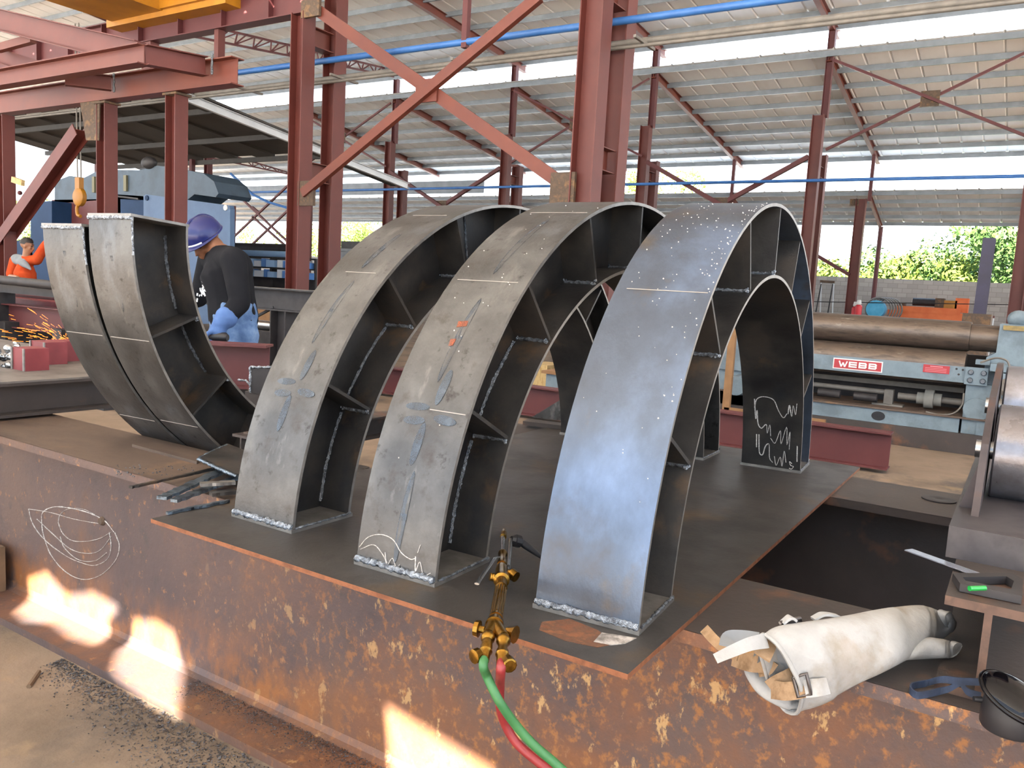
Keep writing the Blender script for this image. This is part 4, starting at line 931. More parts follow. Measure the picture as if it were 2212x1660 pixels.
# ================================================================== PLATE ROLLING MACHINE
YW = 8.2
def W(px, py, y=YW): return on(px, py, 'y', y)
t = thing('rolling_machine', 'large grey-blue plate rolling machine with a red name plate, right background', 'machine', (0, YW + .6, FZ))
def roll(name, pt, pb, x0, x1, yc, r=None, zc=None):
    z = (pt.z + pb.z) / 2; r = r or (pt.z - pb.z) / 2
    return MB().lathe(V((x0, yc, z)), V((x1, yc, z)), [(0, r * .97), (.01, r), (.99, r), (1, r * .97)], 40).build(name, M_roll, t, smooth=30)
yr = YW + .32
xl = -2.0
xr = on(2096, 730, 'y', yr).x
roll('upper_roll', on(1900, 683, 'y', yr), on(1900, 745, 'y', yr), xl, xr, yr)
pA, pB = on(2125, 702, 'y', yr), on(2125, 760, 'y', yr)
roll('roll_journal', pA, pB, xr, on(2158, 730, 'y', yr).x, yr)
roll('lower_roll', on(1900, 745, 'y', yr - .12), on(1900, 815, 'y', yr - .12), xl, on(2086, 790, 'y', yr - .1).x, yr - .12)
# front beam with its plates
def wpoly(name, pts, y, th, m): return MB().poly([on(a, b, 'y', y) for a, b in pts], (0, th, 0)).build(name, m, t)
fx = xl - .05
bz0, bz1 = on(1900, 810, 'y', YW).z, on(1900, 777, 'y', YW).z
xe = on(2134, 815, 'y', YW).x
MB().box(fx, xe, YW, YW + .06, bz0, bz1).build('front_beam', M_webb, t)
zc_, hh = (bz0 + bz1) / 2, (bz1 - bz0)
def zrel(px, py): return on(px, py, 'y', YW - .004)
s0, s1 = zrel(1801, 773), zrel(1905, 808); sz0, sz1 = zc_ - hh * .36, zc_ + hh * .36
npl = MB().box(s0.x, s1.x, YW - .012, YW, sz0, sz1).build('name_plate', M_white, t)
MB().box(s0.x + .012, s1.x - .012, YW - .016, YW - .0121, sz0 + .012, sz1 - .012).build('name_field', M_sign, npl)
def letters(txt, x0, x1, z0, z1, y0, stroke, m, parent):
    nb = [0]
    n = len(txt); cw = (x1 - x0) / n; mb = MB(); H = z1 - z0
    for i, ch in enumerate(txt):
        a = x0 + i * cw + cw * .09; b = x0 + (i + 1) * cw - cw * .09; st = stroke; w = b - a
        def bar(p, q, wd=st):
            nb[0] += 1; y = y0 - .0004 * (nb[0] % 9)
            mb.bar(V((p[0], y, p[1])), V((q[0], y, q[1])), .004, wd, up=V((0, 0, 1)) if abs(p[0] - q[0]) > 1e-4 else V((1, 0, 0)))
        zt, zb_, zm_ = z1 - st / 2, z0 + st / 2, (z0 + z1) / 2
        if ch == 'W':
            for k, (p, q) in enumerate((((a, z1), (a + w * .28, z0)), ((a + w * .28, z0), (a + w * .5, z1 - H * .25)), ((a + w * .5, z1 - H * .25), (a + w * .72, z0)), ((a + w * .72, z0), (b, z1)))): bar(p, q, st * .85)
        elif ch == 'E':
            bar((a + st / 2, z0), (a + st / 2, z1))
            for z in (zt, zm_, zb_): bar((a, z), (b, z))
        elif ch == 'B':
            bar((a + st / 2, z0), (a + st / 2, z1))
            for z in (zt, zm_, zb_): bar((a, z), (b - w * .12, z))
            for lo, hi in ((zm_, zt), (zb_, zm_)):
                bar((b - st / 2, lo + st * .5), (b - st / 2, hi - st * .5)); bar((b - w * .2, hi), (b - st * .45, hi - st * .7)); bar((b - w * .2, lo), (b - st * .45, lo + st * .7))
    return mb.build('lettering', m, parent)
letters('WEBB', s0.x + .06, s1.x - .05, sz0 + .03, sz1 - .03, YW - .018, .017, M_white, npl)
w0, w1 = zrel(1995, 788), zrel(2050, 810)
wpl = MB().box(w0.x, w1.x, YW - .006, YW, zc_ - hh * .05, zc_ + hh * .45).build('warning_plate', M_sign, t)
mb = MB()
for k in range(4): mb.box(w0.x + (.07 if k == 0 else .02), w1.x - (.07 if k == 0 else .03), YW - .008, YW - .006, zc_ + hh * (.33 - .1 * k), zc_ + hh * (.33 - .1 * k) + (.010 if k == 0 else .005))
mb.build('warning_print', mat('faded_pink_print', ['c9858a'], .6), wpl)
MB().box(on(2086, 800, 'y', YW).x, xe, YW - .03, YW, bz0 - .01, bz1 + .005).build('bolt_plate', M_webb, t)
for px in (2098, 2126):
    for zz in (bz1 - .05, bz0 + .04):
        p = on(px, 800, 'y', YW - .03); MB().lathe(V((p.x, YW - .03, zz)), V((p.x, YW - .055, zz)), [(0, .03), (.6, .03), (1, .022)], 14).build('bolt_head', M_steelbright, t, smooth=40)
for px, zz in ((2066, bz1 - .03), (2080, bz1 - .035), (2072, bz1 - .09)): p = on(px, 800, 'y', YW); MB().lathe(V((p.x, YW - .003, zz)), V((p.x, YW, zz)), [(0, .012), (1, .012)], 10).build('bolt_hole', M_dark, t)
# right housing
hx0 = on(2134, 740, 'y', YW).x; hx1 = hx0 + .75; htop = on(2165, 700, 'y', YW + .3).z
MB().poly([V((on(2158, 720, 'y', YW + .1).x, YW + .1, htop)), V((hx1, YW + .1, htop)), V((hx1, YW + .1, FZ + .12)), V((hx0 - .05, YW + .1, FZ + .12)), V((hx0, YW + .1, bz1 + .12)), V((on(2150, 775, 'y', YW + .1).x, YW + .1, bz1 + .18))], (0, .95, 0)).build('right_housing', M_webb, t)
for k, (a, b, c, d, dy) in enumerate(((2140, 786, 2182, 806, -.10), (2150, 806, 2196, 832, -.16), (2108, 777, 2138, 790, .0))):
    p, q = on(a, b, 'y', YW + dy), on(c, d, 'y', YW + dy); MB().box(p.x, q.x, YW + dy, YW + .12, q.z, p.z).build('guide_block', M_webb, t)
p, q = on(2087, 832, 'y', YW), on(2134, 908, 'y', YW); MB().box(p.x, q.x, YW + .02, YW + .5, FZ + .12, bz0).build('leg', M_webb, t)
MB().lathe(V(((p.x + q.x) / 2, YW - .02, q.z + .10)), V(((p.x + q.x) / 2, YW + .02, q.z + .10)), [(0, .13), (1, .13)], 20).build('round_cover', M_webb, t, smooth=40)
p, q = on(2168, 703, 'y', YW + .09), on(2212, 716, 'y', YW + .09); MB().box(p.x, q.x + .05, YW + .08, YW + .1, q.z, p.z).build('maker_plate', mat('tarnished_brass_plate', ['8f7a4a', '7a6a45'], .6, .3, 20, 3), t)
MB().ball(on(2200, 690, 'y', YW + .35), .11, (1, 1, .9)).build('oil_cup', M_webb, t, smooth=60)
p = on(2178, 838, 'y', YW - .2); MB().lathe(V((p.x, YW - .26, p.z)), V((p.x, YW - .12, p.z)), [(0, .06), (.3, .10), (1, .10)], 18).build('gear_motor', M_greypipe, t, smooth=40)
mb = MB()
for dx, m_ in ((-.09, 0), (.0, 0), (.09, 0)): mb.tube([V((p.x + dx, YW - .2, p.z - .06)), V((p.x + dx * .8, YW - .2, p.z - .42))], .035, 10)
mb.build('hydraulic_cylinder', M_greypipe, t, smooth=50)
MB().tube(bez([on(2118, 784, 'y', YW - .1), on(2150, 774, 'y', YW - .12), on(2175, 780, 'y', YW - .12), on(2182, 800, 'y', YW - .14)], 6), .012, 6).build('oil_line', M_greypipe, t, smooth=60)
MB().tube(bez([on(2082, 850, 'y', YW), on(2078, 875, 'y', YW), on(2060, 893, 'y', YW), on(2030, 896, 'y', YW), on(2000, 890, 'y', YW)], 6), .010, 6).build('drain_line', M_greypipe, t, smooth=60)
# base
b0, b1 = on(1900, 884, 'y', YW).z, on(1900, 914, 'y', YW).z
bx1 = on(2068, 910, 'y', YW).x
mb = MB(); oc = on(1897, 899, 'y', YW); n = 20
ring = [V((oc.x + .075 * math.cos(2 * math.pi * i / n), YW, oc.z + .055 * math.sin(2 * math.pi * i / n))) for i in range(n)]
mb.box(fx, bx1 + .02, YW, YW + 1.1, b1, b0).build('base_beam', M_webb, t)
MB().poly(ring, (0, -.003, 0)).build('oval_hole', M_black, t)
MB().box(fx, hx1, YW - .03, YW + 1.2, b0, b0 + .02).build('base_top', M_girder_top, t)
MB().box(bx1 + .02, hx1, YW + .25, YW + 1.1, b1, b0).build('base_beam', M_dark, t)
p, q = on(2110, 915, 'y', YW), on(2140, 935, 'y', YW); MB().box(p.x, hx1, YW, YW + .3, b1, b0).build('base_beam', M_webb, t)
MB().box(fx - .1, hx1 + .05, YW - .06, YW + 1.1, FZ + .002, b1).build('skid', M_girder_dark, t)
MB().box(fx, bx1 + .3, YW + .9, YW + 1.0, b0, bz1 + .1).build('rear_panel', M_dark, t)
yc = YW + .35
c0 = on(1985, 860, 'y', yc)
for x0, x1, r in ((on(1757, 826, 'y', yc).x - .6, on(1912, 840, 'y', yc).x, .03), (on(1940, 855, 'y', yc).x, c0.x, .04), (on(2032, 862, 'y', yc).x, on(2085, 866, 'y', yc).x, .04)):
    zz = on(1900, 846, 'y', yc).z if r == .03 else c0.z
    MB().lathe(V((x0, yc, zz)), V((x1, yc, zz)), [(0, r), (1, r)], 14).build('drive_shaft', M_greypipe, t, smooth=40)
x0, x1 = c0.x - .02, on(2034, 866, 'y', yc).x
MB().lathe(V((x0, yc, c0.z)), V((x1, yc, c0.z)), [(0, .07), (.3, .07), (.31, .11), (.68, .11), (.69, .075), (1, .075)], 20).build('coupling', mat('dusty_grey_paint', ['77756f', '84827b'], .7, 0, 6, 4), t, smooth=30)
MB().box(fx, bx1, yc + .25, yc + .29, on(1900, 835, 'y', yc).z, on(1900, 825, 'y', yc).z).build('cross_rail', M_greypipe, t)
p = on(1922, 842, 'y', yc); zf = b0 + .02
MB().box(p.x - .05, p.x + .05, yc - .05, yc + .05, p.z - .3, p.z).bar(V((p.x - .05, yc, p.z - .28)), V((p.x - .09, yc, zf)), .04, .04).bar(V((p.x + .05, yc, p.z - .28)), V((p.x + .09, yc, zf)), .04, .04).box(p.x - .17, p.x + .17, yc - .1, yc + .1, zf, zf + .02).build('bearing_pedestal', M_greypipe, t)
for k in range(4): X = fx + .5 + k * .42; MB().lathe(V((X, YW + .2, zf + .08)), V((X + .26, YW + .2, zf + .08)), [(0, .05), (1, .05)], 12).build('bearing_cap', M_dark, t, smooth=40)
# left housing
lx = on(1572, 800, 'y', YW - .05); MB().box(lx.x - .25, lx.x + .40, YW - .05, YW + 1.0, on(1590, 800, 'y', YW).z, on(1590, 700, 'y', YW).z + .25).build('left_housing', M_webb, t)
MB().box(lx.x - .2, lx.x + .3, YW, YW + .9, FZ + .1, on(1590, 800, 'y', YW).z).build('left_leg', M_webb, t)
MB().lathe(V((lx.x + .18, YW - .25, on(1590, 830, 'y', YW).z)), V((lx.x + .18, YW, on(1590, 830, 'y', YW).z)), [(0, .12), (1, .14)], 18).build('round_cover', M_webb, t, smooth=40)
# wooden rail frame in front of the left housing
t2_ = thing('wooden_guard', 'orange-brown wooden guard frame in front of the machine, seen through the right arch', 'frame', on(1575, 910, 'y', 7.7))
yg = 7.75; a = on(1580, 745, 'y', yg); MB().box(a.x - .04, a.x + .05, yg - .03, yg + .03, FZ, a.z + .4).build('post', M_wood_o, t2_)
a = on(1600, 884, 'y', yg); MB().box(a.x - .2, a.x + 1.0, yg - .03, yg + .03, a.z - .06, a.z).build('rail', M_wood_o, t2_)
a = on(1205, 807, 'y', yg); t3_ = thing('pallet_box', 'pale blue cabinet with wooden lid glimpsed between the middle and right arch', 'cabinet', (a.x, 7.5, FZ))
MB().box(a.x - .1, a.x + .5, 7.6, 8.2, FZ, a.z).build('cabinet', M_webb, t3_); MB().box(a.x - .15, a.x + .55, 7.55, 8.2, a.z, a.z + .04).build('lid', M_wood_o, t3_)
MB().box(a.x + .02, a.x + .12, 7.9, 8.0, a.z + .04, a.z + .75).build('handle_post', M_white, t3_)
a = on(1180, 790, 'y', 8.6); tag(MB().box(a.x - .35, a.x + .02, 8.6, 9.2, FZ, a.z).build('wooden_crate', M_wood), 'wooden crate behind the pale cabinet, between middle and right arch', 'crate')

# red I beam on the floor in front of the machine
zb1, ya = on(1905, 937, 'y', 6.15).z, 6.15
fbx1 = on(1920, 960, 'y', 6.15).x
t = tag(MB().isec((-7.5, 6.3, (FZ + zb1) / 2 + .02), (fbx1, 6.3, (FZ + zb1) / 2 + .02), zb1 - FZ - .04, .2, .012, .016).build('floor_beam', M_redd), 'dark red I beam lying on the floor in front of the rolling machine', 'beam')
p = on(2030, 975, 'z', FZ); q = on(2112, 982, 'z', FZ)
h = MB().bar(p + V((.1, .04, .045)), q + V((.1, .04, .045)), .09, .09).build('timber_block', M_wood); tag(h, 'pale wooden batten on the floor by the machine skid', 'timber')
h = MB().bar(on(1440, 1000, 'z', FZ), on(1250, 940, 'z', FZ) , .5, .01).build('floor_plate', M_girder_top); tag(h, 'flat brown steel sheet on the floor behind the arches', 'sheet')

# ================================================================== LEFT MIDDLE GROUND
t = thing('steel_table', 'low steel slab with red tube offcuts on it, left of the upturned arch halves', 'table', (-3.6, .6, 0))
TX1 = -2.5; TT = .163
MB().isec((TX1 - .08, -1.2, .08), (TX1 - .08, .62, .08), .16, .16, .01, .014).build('beam', M_girder_dark, t)
MB().box(-4.9, TX1 - .0, -.8, .72, TT - .004, TT + .006).build('slab', mat('grey_slab', ['5e5a57', '6d6864', '524d49'], .6, .2, 3, 6), t)
MB().isec((-4.8, -.8, .08), (-4.8, .7, .08), .16, .16, .01, .014).build('beam', M_girder_dark, t)
M_redp = mat('bright_red_tube_paint', ['6a2226', '76292d', '84383c'], .5, 0, 3, 4)
def stub(label, px0, px1, py0, py1, dpt, hollow=False, sub=None, z=TT + .006):
    p = on((px0 + px1) / 2, py1, 'z', z); k = on(px0, py1, 'y', p.y); k2 = on(px1, py1, 'y', p.y); tp = on((px0 + px1) / 2, py0, 'y', p.y)
    t = thing('tube_offcut', label, 'offcut', (p.x, p.y, z), 'red tube offcuts on the slab'); w_ = k2.x - k.x; h = tp.z - p.z
    A_ = p + V((0, 0, h / 2)); Bp = A_ + V((0, dpt, 0))
    MB().ext(A_, Bp, [(-w_ / 2, -h / 2), (w_ / 2, -h / 2), (w_ / 2, h / 2), (-w_ / 2, h / 2)]).build('tube', M_redp, t)
    MB().bar(A_ + V((w_ / 2 - .006, -.003, -h / 2)), A_ + V((w_ / 2 - .006, -.003, h / 2)), .014, .006).build('ground_edge', M_edge, t)
    MB().bar(A_ + V((-w_ / 2 + .006, -.003, -h / 2)), A_ + V((-w_ / 2 + .006, -.003, h / 2)), .014, .006).build('ground_edge', M_edge, t)
stub('bright red tube offcut standing in the middle of three on the slab', 66, 98, 738, 786, .12)
stub('red tube offcut at the right of the three on the slab, notched below', 101, 127, 736, 780, .12)
stub('dark red tube offcut at the left of the three on the slab', 26, 54, 752, 800, .12)
p = on(8, 795, 'z', TT); r = random.Random(8); mb = MB()
for _ in range(26): mb.ball(p + V((r.uniform(-.07, .09), r.uniform(-.06, .1), r.uniform(0, .13))), r.uniform(.012, .03), (1.4, .7, .8), n=7, m=5)
tag(mb.build('wrapped_bundle', M_steelbright, smooth=40), 'crumpled shiny foil bundle at the left edge of the slab', 'bundle')
def rbeam(label, a, b, h, y0, m, name='stacked_beam', bw=.2):
    A_, B_ = on(*a, 'y', y0), on(*b, 'y', y0 + .15); B_.z = A_.z
    A_.z -= h / 2; B_.z -= h / 2
    return tag(MB().isec(A_, B_ + (B_ - A_) * .6, h, bw, .012, .014).build(name, m), label, 'beam', 'red beams stacked at the left')
ys = 3.2
rbeam('topmost red beam in the stack at the left edge, below the man in orange', (-60, 624), (125, 630), .10, ys + .55, M_redp)
rbeam('second red beam in the stack at the left edge', (-60, 634), (125, 637), .10, ys + .3, M_redp)
rbeam('lowest and tallest red beam of the stack at the left edge', (-60, 648), (140, 653), .30, ys, M_redd)
for X in (-9.6, -8.3): tag(MB().box(X - .1, X + .1, ys - .1, ys + 1.0, FZ, on(60, 690, 'y', ys).z - .06).build('trestle', M_dark), 'dark trestle under the red beam stack, ' + ('left one' if X < -9 else 'right one'), 'trestle', 'trestles under the red beams')
a = on(20, 700, 'z', -.45); tag(MB().box(a.x - 1, a.x + .6, a.y, a.y + .5, FZ, -.4).build('pale_box', M_greycloth), 'pale grey box on the floor behind the sparks', 'box')
a = on(60, 605, 'y', 2.9); tag(MB().tube([(a.x - 3, 2.9, a.z), (a.x + 1.3, 3.1, a.z - .06)], .055, 14).build('steel_pipe', M_dark, smooth=50), 'dark steel pipe lying in front of the man in orange', 'pipe')
a = on(60, 618, 'y', 3.05); tag(MB().box(a.x - 3, a.x + 1.6, 3.2, 3.35, a.z - .12, a.z + .05).build('dark_channel', M_dark), 'dark steel channel under the pipe in front of the man in orange', 'channel')
for X in (-9.8, -7.0): tag(MB().box(X - .08, X + .08, 2.85, 3.34, FZ, a.z - .12).build('pipe_rest', M_dark), 'dark rest under the pipe, ' + ('farther left' if X < -9 else 'nearer the arch halves'), 'rest', 'rests under the dark pipe')
a = on(40, 650, 'y', 4.4); tag(MB().box(a.x - 3, a.x + 1.4, 4.3, 4.6, FZ, a.z + .1).build('blue_skip', M_blue_d), 'blue steel skip behind the man in orange', 'skip')
# sparks
r = random.Random(12); mb = MB(); src = on(165, 752, 'y', 1.0)
for _ in range(150):
    L_ = r.uniform(.02, .75); sl_ = min(.5, max(-.06, r.gauss(.12, .13)))
    d0 = V((-1, .25 * r.gauss(0, 1), sl_ + .12)).normalized()
    p = src + d0 * L_ + V((0, 0, -.16 * L_ * L_)) + V((0, 0, r.uniform(-.06, .04))); ln = r.uniform(.02, .11)
    d1 = (d0 + V((0, 0, -.32 * L_))).normalized()
    mb.tube([p, p + d1 * ln], [.0006, .0014], 4)
tag(mb.build('grinding_sparks', M_spark), 'shower of orange grinding sparks at the left', 'sparks', kind='stuff')

# stand with dark beam, shelves, red beam near the worker
ysd = 5.0
t = thing('beam_stand', 'dark steel beam resting on a dark post in front of the left twin column', 'stand', on(620, 750, 'y', ysd))
a, b = on(500, 616, 'y', ysd), on(700, 632, 'y', ysd)
MB().isec((a.x - .6, ysd, a.z - .14), (b.x + .6, ysd, a.z - .14), .28, .22, .012, .018).build('beam', M_dark, t)
MB().box(a.x - .6, b.x + .6, ysd - .11, ysd + .11, a.z, a.z + .002).build('pale_top', M_edge, t)  # thin sheet that makes the beam's top face paler
c = on(615, 700, 'y', ysd); MB().isec((c.x, ysd, FZ), (c.x, ysd, a.z - .28), .28, .24, .014, .018, up=V((1, 0, 0))).build('post', M_dark, t)
MB().bar(on(536, 694, 'y', ysd), on(592, 664, 'y', ysd), .03, .03).build('stay', M_dark, t)
a, b = on(520, 698, 'y', 6.0), on(600, 706, 'y', 6.0); tag(MB().tube([a, b], .07, 12).build('bright_tube', M_steelbright, smooth=50), 'bright steel tube lying low behind the worker', 'tube')
tag(MB().box(a.x - .4, a.x + 1.2, 5.8, 6.2, FZ, a.z - .07).build('tube_trestle', M_dark), 'dark low trestle carrying the bright tube', 'trestle')
a = on(575, 690, 'y', 7.2); tag(MB().box(a.x - 1.2, a.x + 1.5, 7.2, 8.0, FZ, on(575, 662, 'y', 7.2).z).build('wooden_stack', M_wood_o), 'stack of brown timber behind the dark beam stand', 'timber')
t = thing('tool_shelf', 'dark storage shelf with rows of blue and white boxes, behind the worker', 'shelf', on(575, 600, 'y', 11.5))
yq = 11.5; a, b = on(508, 552, 'y', yq), on(628, 602, 'y', yq)
for z in (a.z, (a.z + b.z) / 2, b.z): MB().box(a.x - .5, b.x + .8, yq, yq + .5, z - .03, z).build('shelf_board', M_dark, t)
for X in (a.x - .5, (a.x + b.x) / 2 + .3, b.x + .8): MB().box(X - .03, X + .03, yq, yq + .5, FZ, a.z).build('upright', M_dark, t)
MB().box(a.x - .5, b.x + .8, yq + .05, yq + .5, FZ, b.z - .03).build('cupboard', M_dark, t)
k = 0
for row, z in enumerate(((a.z + b.z) / 2, b.z)):
    X = a.x - .2
    while X < b.x + .6:
        w_ = [.16, .12, .3, .1, .22, .14, .28][k % 7]; hh_ = [.18, .16, .15, .19, .14, .2, .17][k % 7]
        h = MB().box(X, X + w_, yq - .02, yq + .35, z, z + hh_).build('storage_box', M_box[k % 3]); tag(h, 'small blue or white box on the %s board of the storage shelf' % ('upper', 'lower')[row], 'box', 'boxes on the %s shelf board' % ('upper', 'lower')[row])
        X += w_ + [.05, .03, .12, .04][k % 4]; k += 1
yq = 12.6; a, b = on(500, 537, 'y', yq), on(610, 546, 'y', yq)
tag(MB().lathe(V((a.x - .5, yq, a.z)), V((b.x + .8, yq, a.z)), [(0, .16), (1, .16)], 18).build('long_roller', M_dark, smooth=40), 'long dark roller above the storage shelf', 'roller')
a = on(560, 549, 'y', 12.2); tag(MB().tube([(a.x - 1, 12.2, a.z), (a.x + 1.6, 12.2, a.z)], .09, 12).build('blue_pipe_bundle', M_box[0], smooth=50), 'pale blue pipe lying on top of the storage shelf', 'pipe')
for dx in (-.6, 1.1): tag(MB().box(a.x + dx - .1, a.x + dx + .1, 12.2, 12.7, FZ, a.z - .09).build('roller_post', M_dark), 'dark post under the long roller, ' + ('left' if dx < 0 else 'right'), 'post', 'posts under the long roller')
ax_ = on(469, 744, 'z', -.02)
a = on(455, 741, 'y', .88); b = on(583, 743, 'y', 1.12)
zt2 = a.z; h = MB().isec((a.x - .25, .80, zt2 - .13), (b.x, 1.12, zt2 - .13), .26, .16, .012, .014).build('work_beam', M_redd); tag(h, 'red beam across the front of the worker, cut end at the right', 'beam')
tag(MB().box(a.x, b.x - .1, .85, 1.05, FZ, zt2 - .26).build('beam_packer', M_dark), 'dark packer under the red beam by the worker', 'block')
t = thing('channel_offcut', 'dark channel offcut with bright torch-cut rim beside the left arch', 'offcut', on(560, 850, 'y', .62))
c0, c1 = on(541, 793, 'y', .62), on(541, 848, 'y', .62); MB().box(c0.x, c0.x + .22, .62, .78, c1.z, c0.z).build('channel', M_dark, t)
bead([c1, c0, c0 + V((.06, 0, .004)), c0 + V((.12, .04, .008)), c0 + V((.22, .10, .008))], .007, 2).build('cut_rim', M_bead, t, smooth=60)
bead([on(515, 821, 'y', .615), on(532, 823, 'y', .615), on(540, 832, 'y', .615), c1], .006, 4).build('cut_rim', M_bead, t, smooth=60)
tag(MB().box(c0.x - .05, c0.x + .2, .63, .77, FZ, c1.z).build('offcut_block', M_girder_dark), 'dark steel block under the channel offcut', 'block')

# ================================================================== BLUE PRESS
yp_ = 9.6
def PR(px, py, y=yp_): return on(px, py, 'y', y)
t = thing('blue_press', 'big blue-grey press brake under the dark canopy, behind the red posts', 'press', (PR(300, 600).x, yp_, FZ))
MB().poly([PR(118, 440), PR(118, 392), PR(150, 380), PR(182, 384), PR(205, 372), PR(215, 366), PR(300, 368), PR(340, 358), PR(372, 362), PR(440, 375), PR(462, 392), PR(472, 418), PR(466, 426), PR(420, 420), PR(400, 436), PR(250, 430)], (0, .9, 0)).build('ram', M_blue_m, t)
MB().poly([PR(112, 432), PR(260, 430), PR(262, 640), PR(112, 640)], (0, .6, 0)).build('red_apron', M_redd, t)
MB().poly([PR(250, 420), PR(400, 430), PR(400, 640), PR(250, 640)], (0, .7, 0)).build('inner_frame', M_blue_d, t)
y2 = yp_ - .35
MB().poly([PR(310, 424, y2), PR(315, 420, y2), PR(495, 444, y2), PR(497, 452, y2), PR(497, 700, y2), PR(310, 700, y2)], (0, .12, 0)).build('front_plate', M_blue_p, t)
for px, py in ((318, 428), (488, 449)): c = PR(px, py, y2); MB().lathe(c, c + V((0, -.02, 0)), [(0, .06), (1, .06)], 14).build('plate_hole', M_blue_d if px < 400 else M_white, t)
y3 = yp_ - .5
MB().poly([PR(66, 438, y3), PR(112, 434, y3), PR(112, 700, y3), PR(66, 700, y3)], (0, 1.2, 0)).build('side_column', M_blue_d, t)
MB().poly([PR(20, 522, y3), PR(70, 516, y3), PR(70, 700, y3), PR(20, 700, y3)], (0, 1.2, 0)).build('side_column', M_blue_d, t)
for px, py, w_ in ((268, 395, 6), (200, 398, 5)): a, b = PR(px, py - 16, yp_ - .03), PR(px + w_, py + 18, yp_ - .03); MB().box(a.x, b.x, yp_ - .05, yp_, b.z, a.z).build('control_box', mat('olive_box', ['6e6a50'], .6), t)
MB().ball(PR(322, 352), .16, (1.6, .8, .9)).build('motor', M_dark, t, smooth=60)
MB().bar(PR(252, 424, yp_ - .04), PR(300, 430, yp_ - .04), .05, .04).build('ledge', M_dark, t)
t = thing('crane_hook', 'yellow hook block hanging on wire ropes in front of the blue press', 'hook', on(172, 445, 'y', 7.6))
yh = 7.6; hc = on(172, 428, 'y', yh)
hkb = MB().lathe(hc + V((-.0, -.07, .02)), hc + V((0, .07, .02)), [(0, .15), (.2, .19), (.8, .19), (1, .15)], 20).build('block', M_yellow, t, smooth=40)
MB().box(hc.x - .09, hc.x + .07, yh - .05, yh + .05, hc.z + .15, hc.z + .42).build('neck', M_yellow, t)
hk = [hc + V((0, 0, -.1)), hc + V((-.10, 0, -.2)), hc + V((-.08, 0, -.34)), hc + V((.03, 0, -.38))]
MB().tube(bez(hk, 6), .035, 8).build('hook', M_yellow, hkb, smooth=60)
mb = MB()
for dx in (-.07, .06): mb.tube([(hc.x + dx, yh, hc.z + .38), (hc.x + dx - .05, yh, 5.6)], .014, 6)
mb.build('wire_rope', M_greypipe, t)
t = thing('pendant_arm', 'small tan bracket arm sticking out of the left-hand red post', 'bracket', on(45, 395, 'y', 5.55))
a, b = on(28, 388, 'y', 5.55), on(50, 396, 'y', 5.55); MB().bar(a, b, .06, .10).build('arm', M_wood, t); MB().ball(on(43, 417, 'y', 5.55), .04).build('bob', M_redd, t)
# cross-braced bay to the left of the twin column
t = thing('cross_brace', 'crossed thin rods against the white sky left of the left twin column', 'brace', on(500, 590, 'y', 20))
for a, b in (((505, 512), (625, 398)), ((512, 420), (640, 540)), ((520, 552), (625, 452)), ((545, 468), (640, 552)), ((545, 447), (560, 460))):
    MB().bar(on(*a, 'y', 20), on(*b, 'y', 20), .07, .07).build('rod', M_redd, t)
mb = MB()
for a, b in (((498, 375), (545, 420)), ((545, 420), (580, 437)), ((580, 437), (640, 455))): mb.tube([on(*a, 'y', 19.8), on(*b, 'y', 19.8)], .05, 6)
mb.build('cable_bundle', M_bluepipe, t)
c = on(501, 520, 'y', 20.2); tag(MB().isec((c.x, 20.2, FZ), (c.x, 20.2, on(500, 445, 'y', 20.2).z), .2, .2, .01, .012, up=V((1, 0, 0))).build('thin_column', M_red), 'thin red column right of the pale blue press plate', 'column')
c = on(450, 350, 'y', 21); tag(MB().isec((c.x, 21, FZ), (c.x, 21, on(450, 330, 'y', 21).z), .25, .25, .01, .012, up=V((1, 0, 0))).build('thin_column', M_redd), 'dark red column rising behind the blue press', 'column')

# ================================================================== YARD SIDE, RIGHT BACKGROUND
yy = 38.9
def Y(px, py, y=yy): return on(px, py, 'y', y)
t = thing('steel_trestle', 'pale thin-legged trestle with a rusty top bar leaning at the block wall', 'trestle', Y(1785, 690))
MB().bar(Y(1772, 608), Y(1803, 610), .14, .12).build('top_bar', M_rustmark, t)
for a, b in (((1774, 610), (1775, 680)), ((1801, 611), (1801, 682)), ((1774, 614), (1761, 678)), ((1799, 614), (1788, 680))): MB().bar(Y(*a), V((Y(*b).x, yy - (.4 if b[0] in (1761, 1788) else 0), FZ)), .05, .05).build('leg', M_whitebar if a[0] == b[0] or abs(a[0] - b[0]) < 2 else M_dark, t)
for i, (px, m_) in enumerate(((1845, M_extred), (1852, M_extred))):
    c = Y(px, 690, 34.0 - .2 * i); zt = Y(px, 652 if i == 0 else 648, 34.0).z
    t = thing('fire_extinguisher', ('red fire extinguisher with white head, in front of the slender column' , 'second red extinguisher with dark base, just behind the first')[i], 'extinguisher', (c.x, c.y, FZ), 'extinguishers at the column')
    MB().lathe((c.x, c.y, zt - .75), (c.x, c.y, zt - .2), [(0, .13), (.9, .14), (1, .08)], 14).build('body', m_, t, smooth=40)
    MB().lathe((c.x, c.y, zt - .22), (c.x, c.y, zt), [(0, .06), (.3, .1), (1, .07)], 12).build('head', M_white, t, smooth=40)
    MB().box(c.x - .2, c.x + .2, c.y - .15, c.y + .15, FZ, zt - .75).build('stand', M_dark, t)
t = thing('hose_reel', 'blue drum with coiled hoses on the yard floor by the block wall', 'reel', Y(1897, 700, 36.4))
c = Y(1893, 668, 36.4); MB().lathe(c + V((0, -.3, 0)), c + V((0, .3, 0)), [(0, .38), (1, .38)], 20).build('drum', M_cyan, t, smooth=40)
mb = MB()
for k in range(5): mb.tube([c + V((.1 + .1 * k + .5 * math.cos(a_ * .3), -.2 + .1 * k, .5 * math.sin(a_ * .3))) for a_ in range(22)], .035, 6)
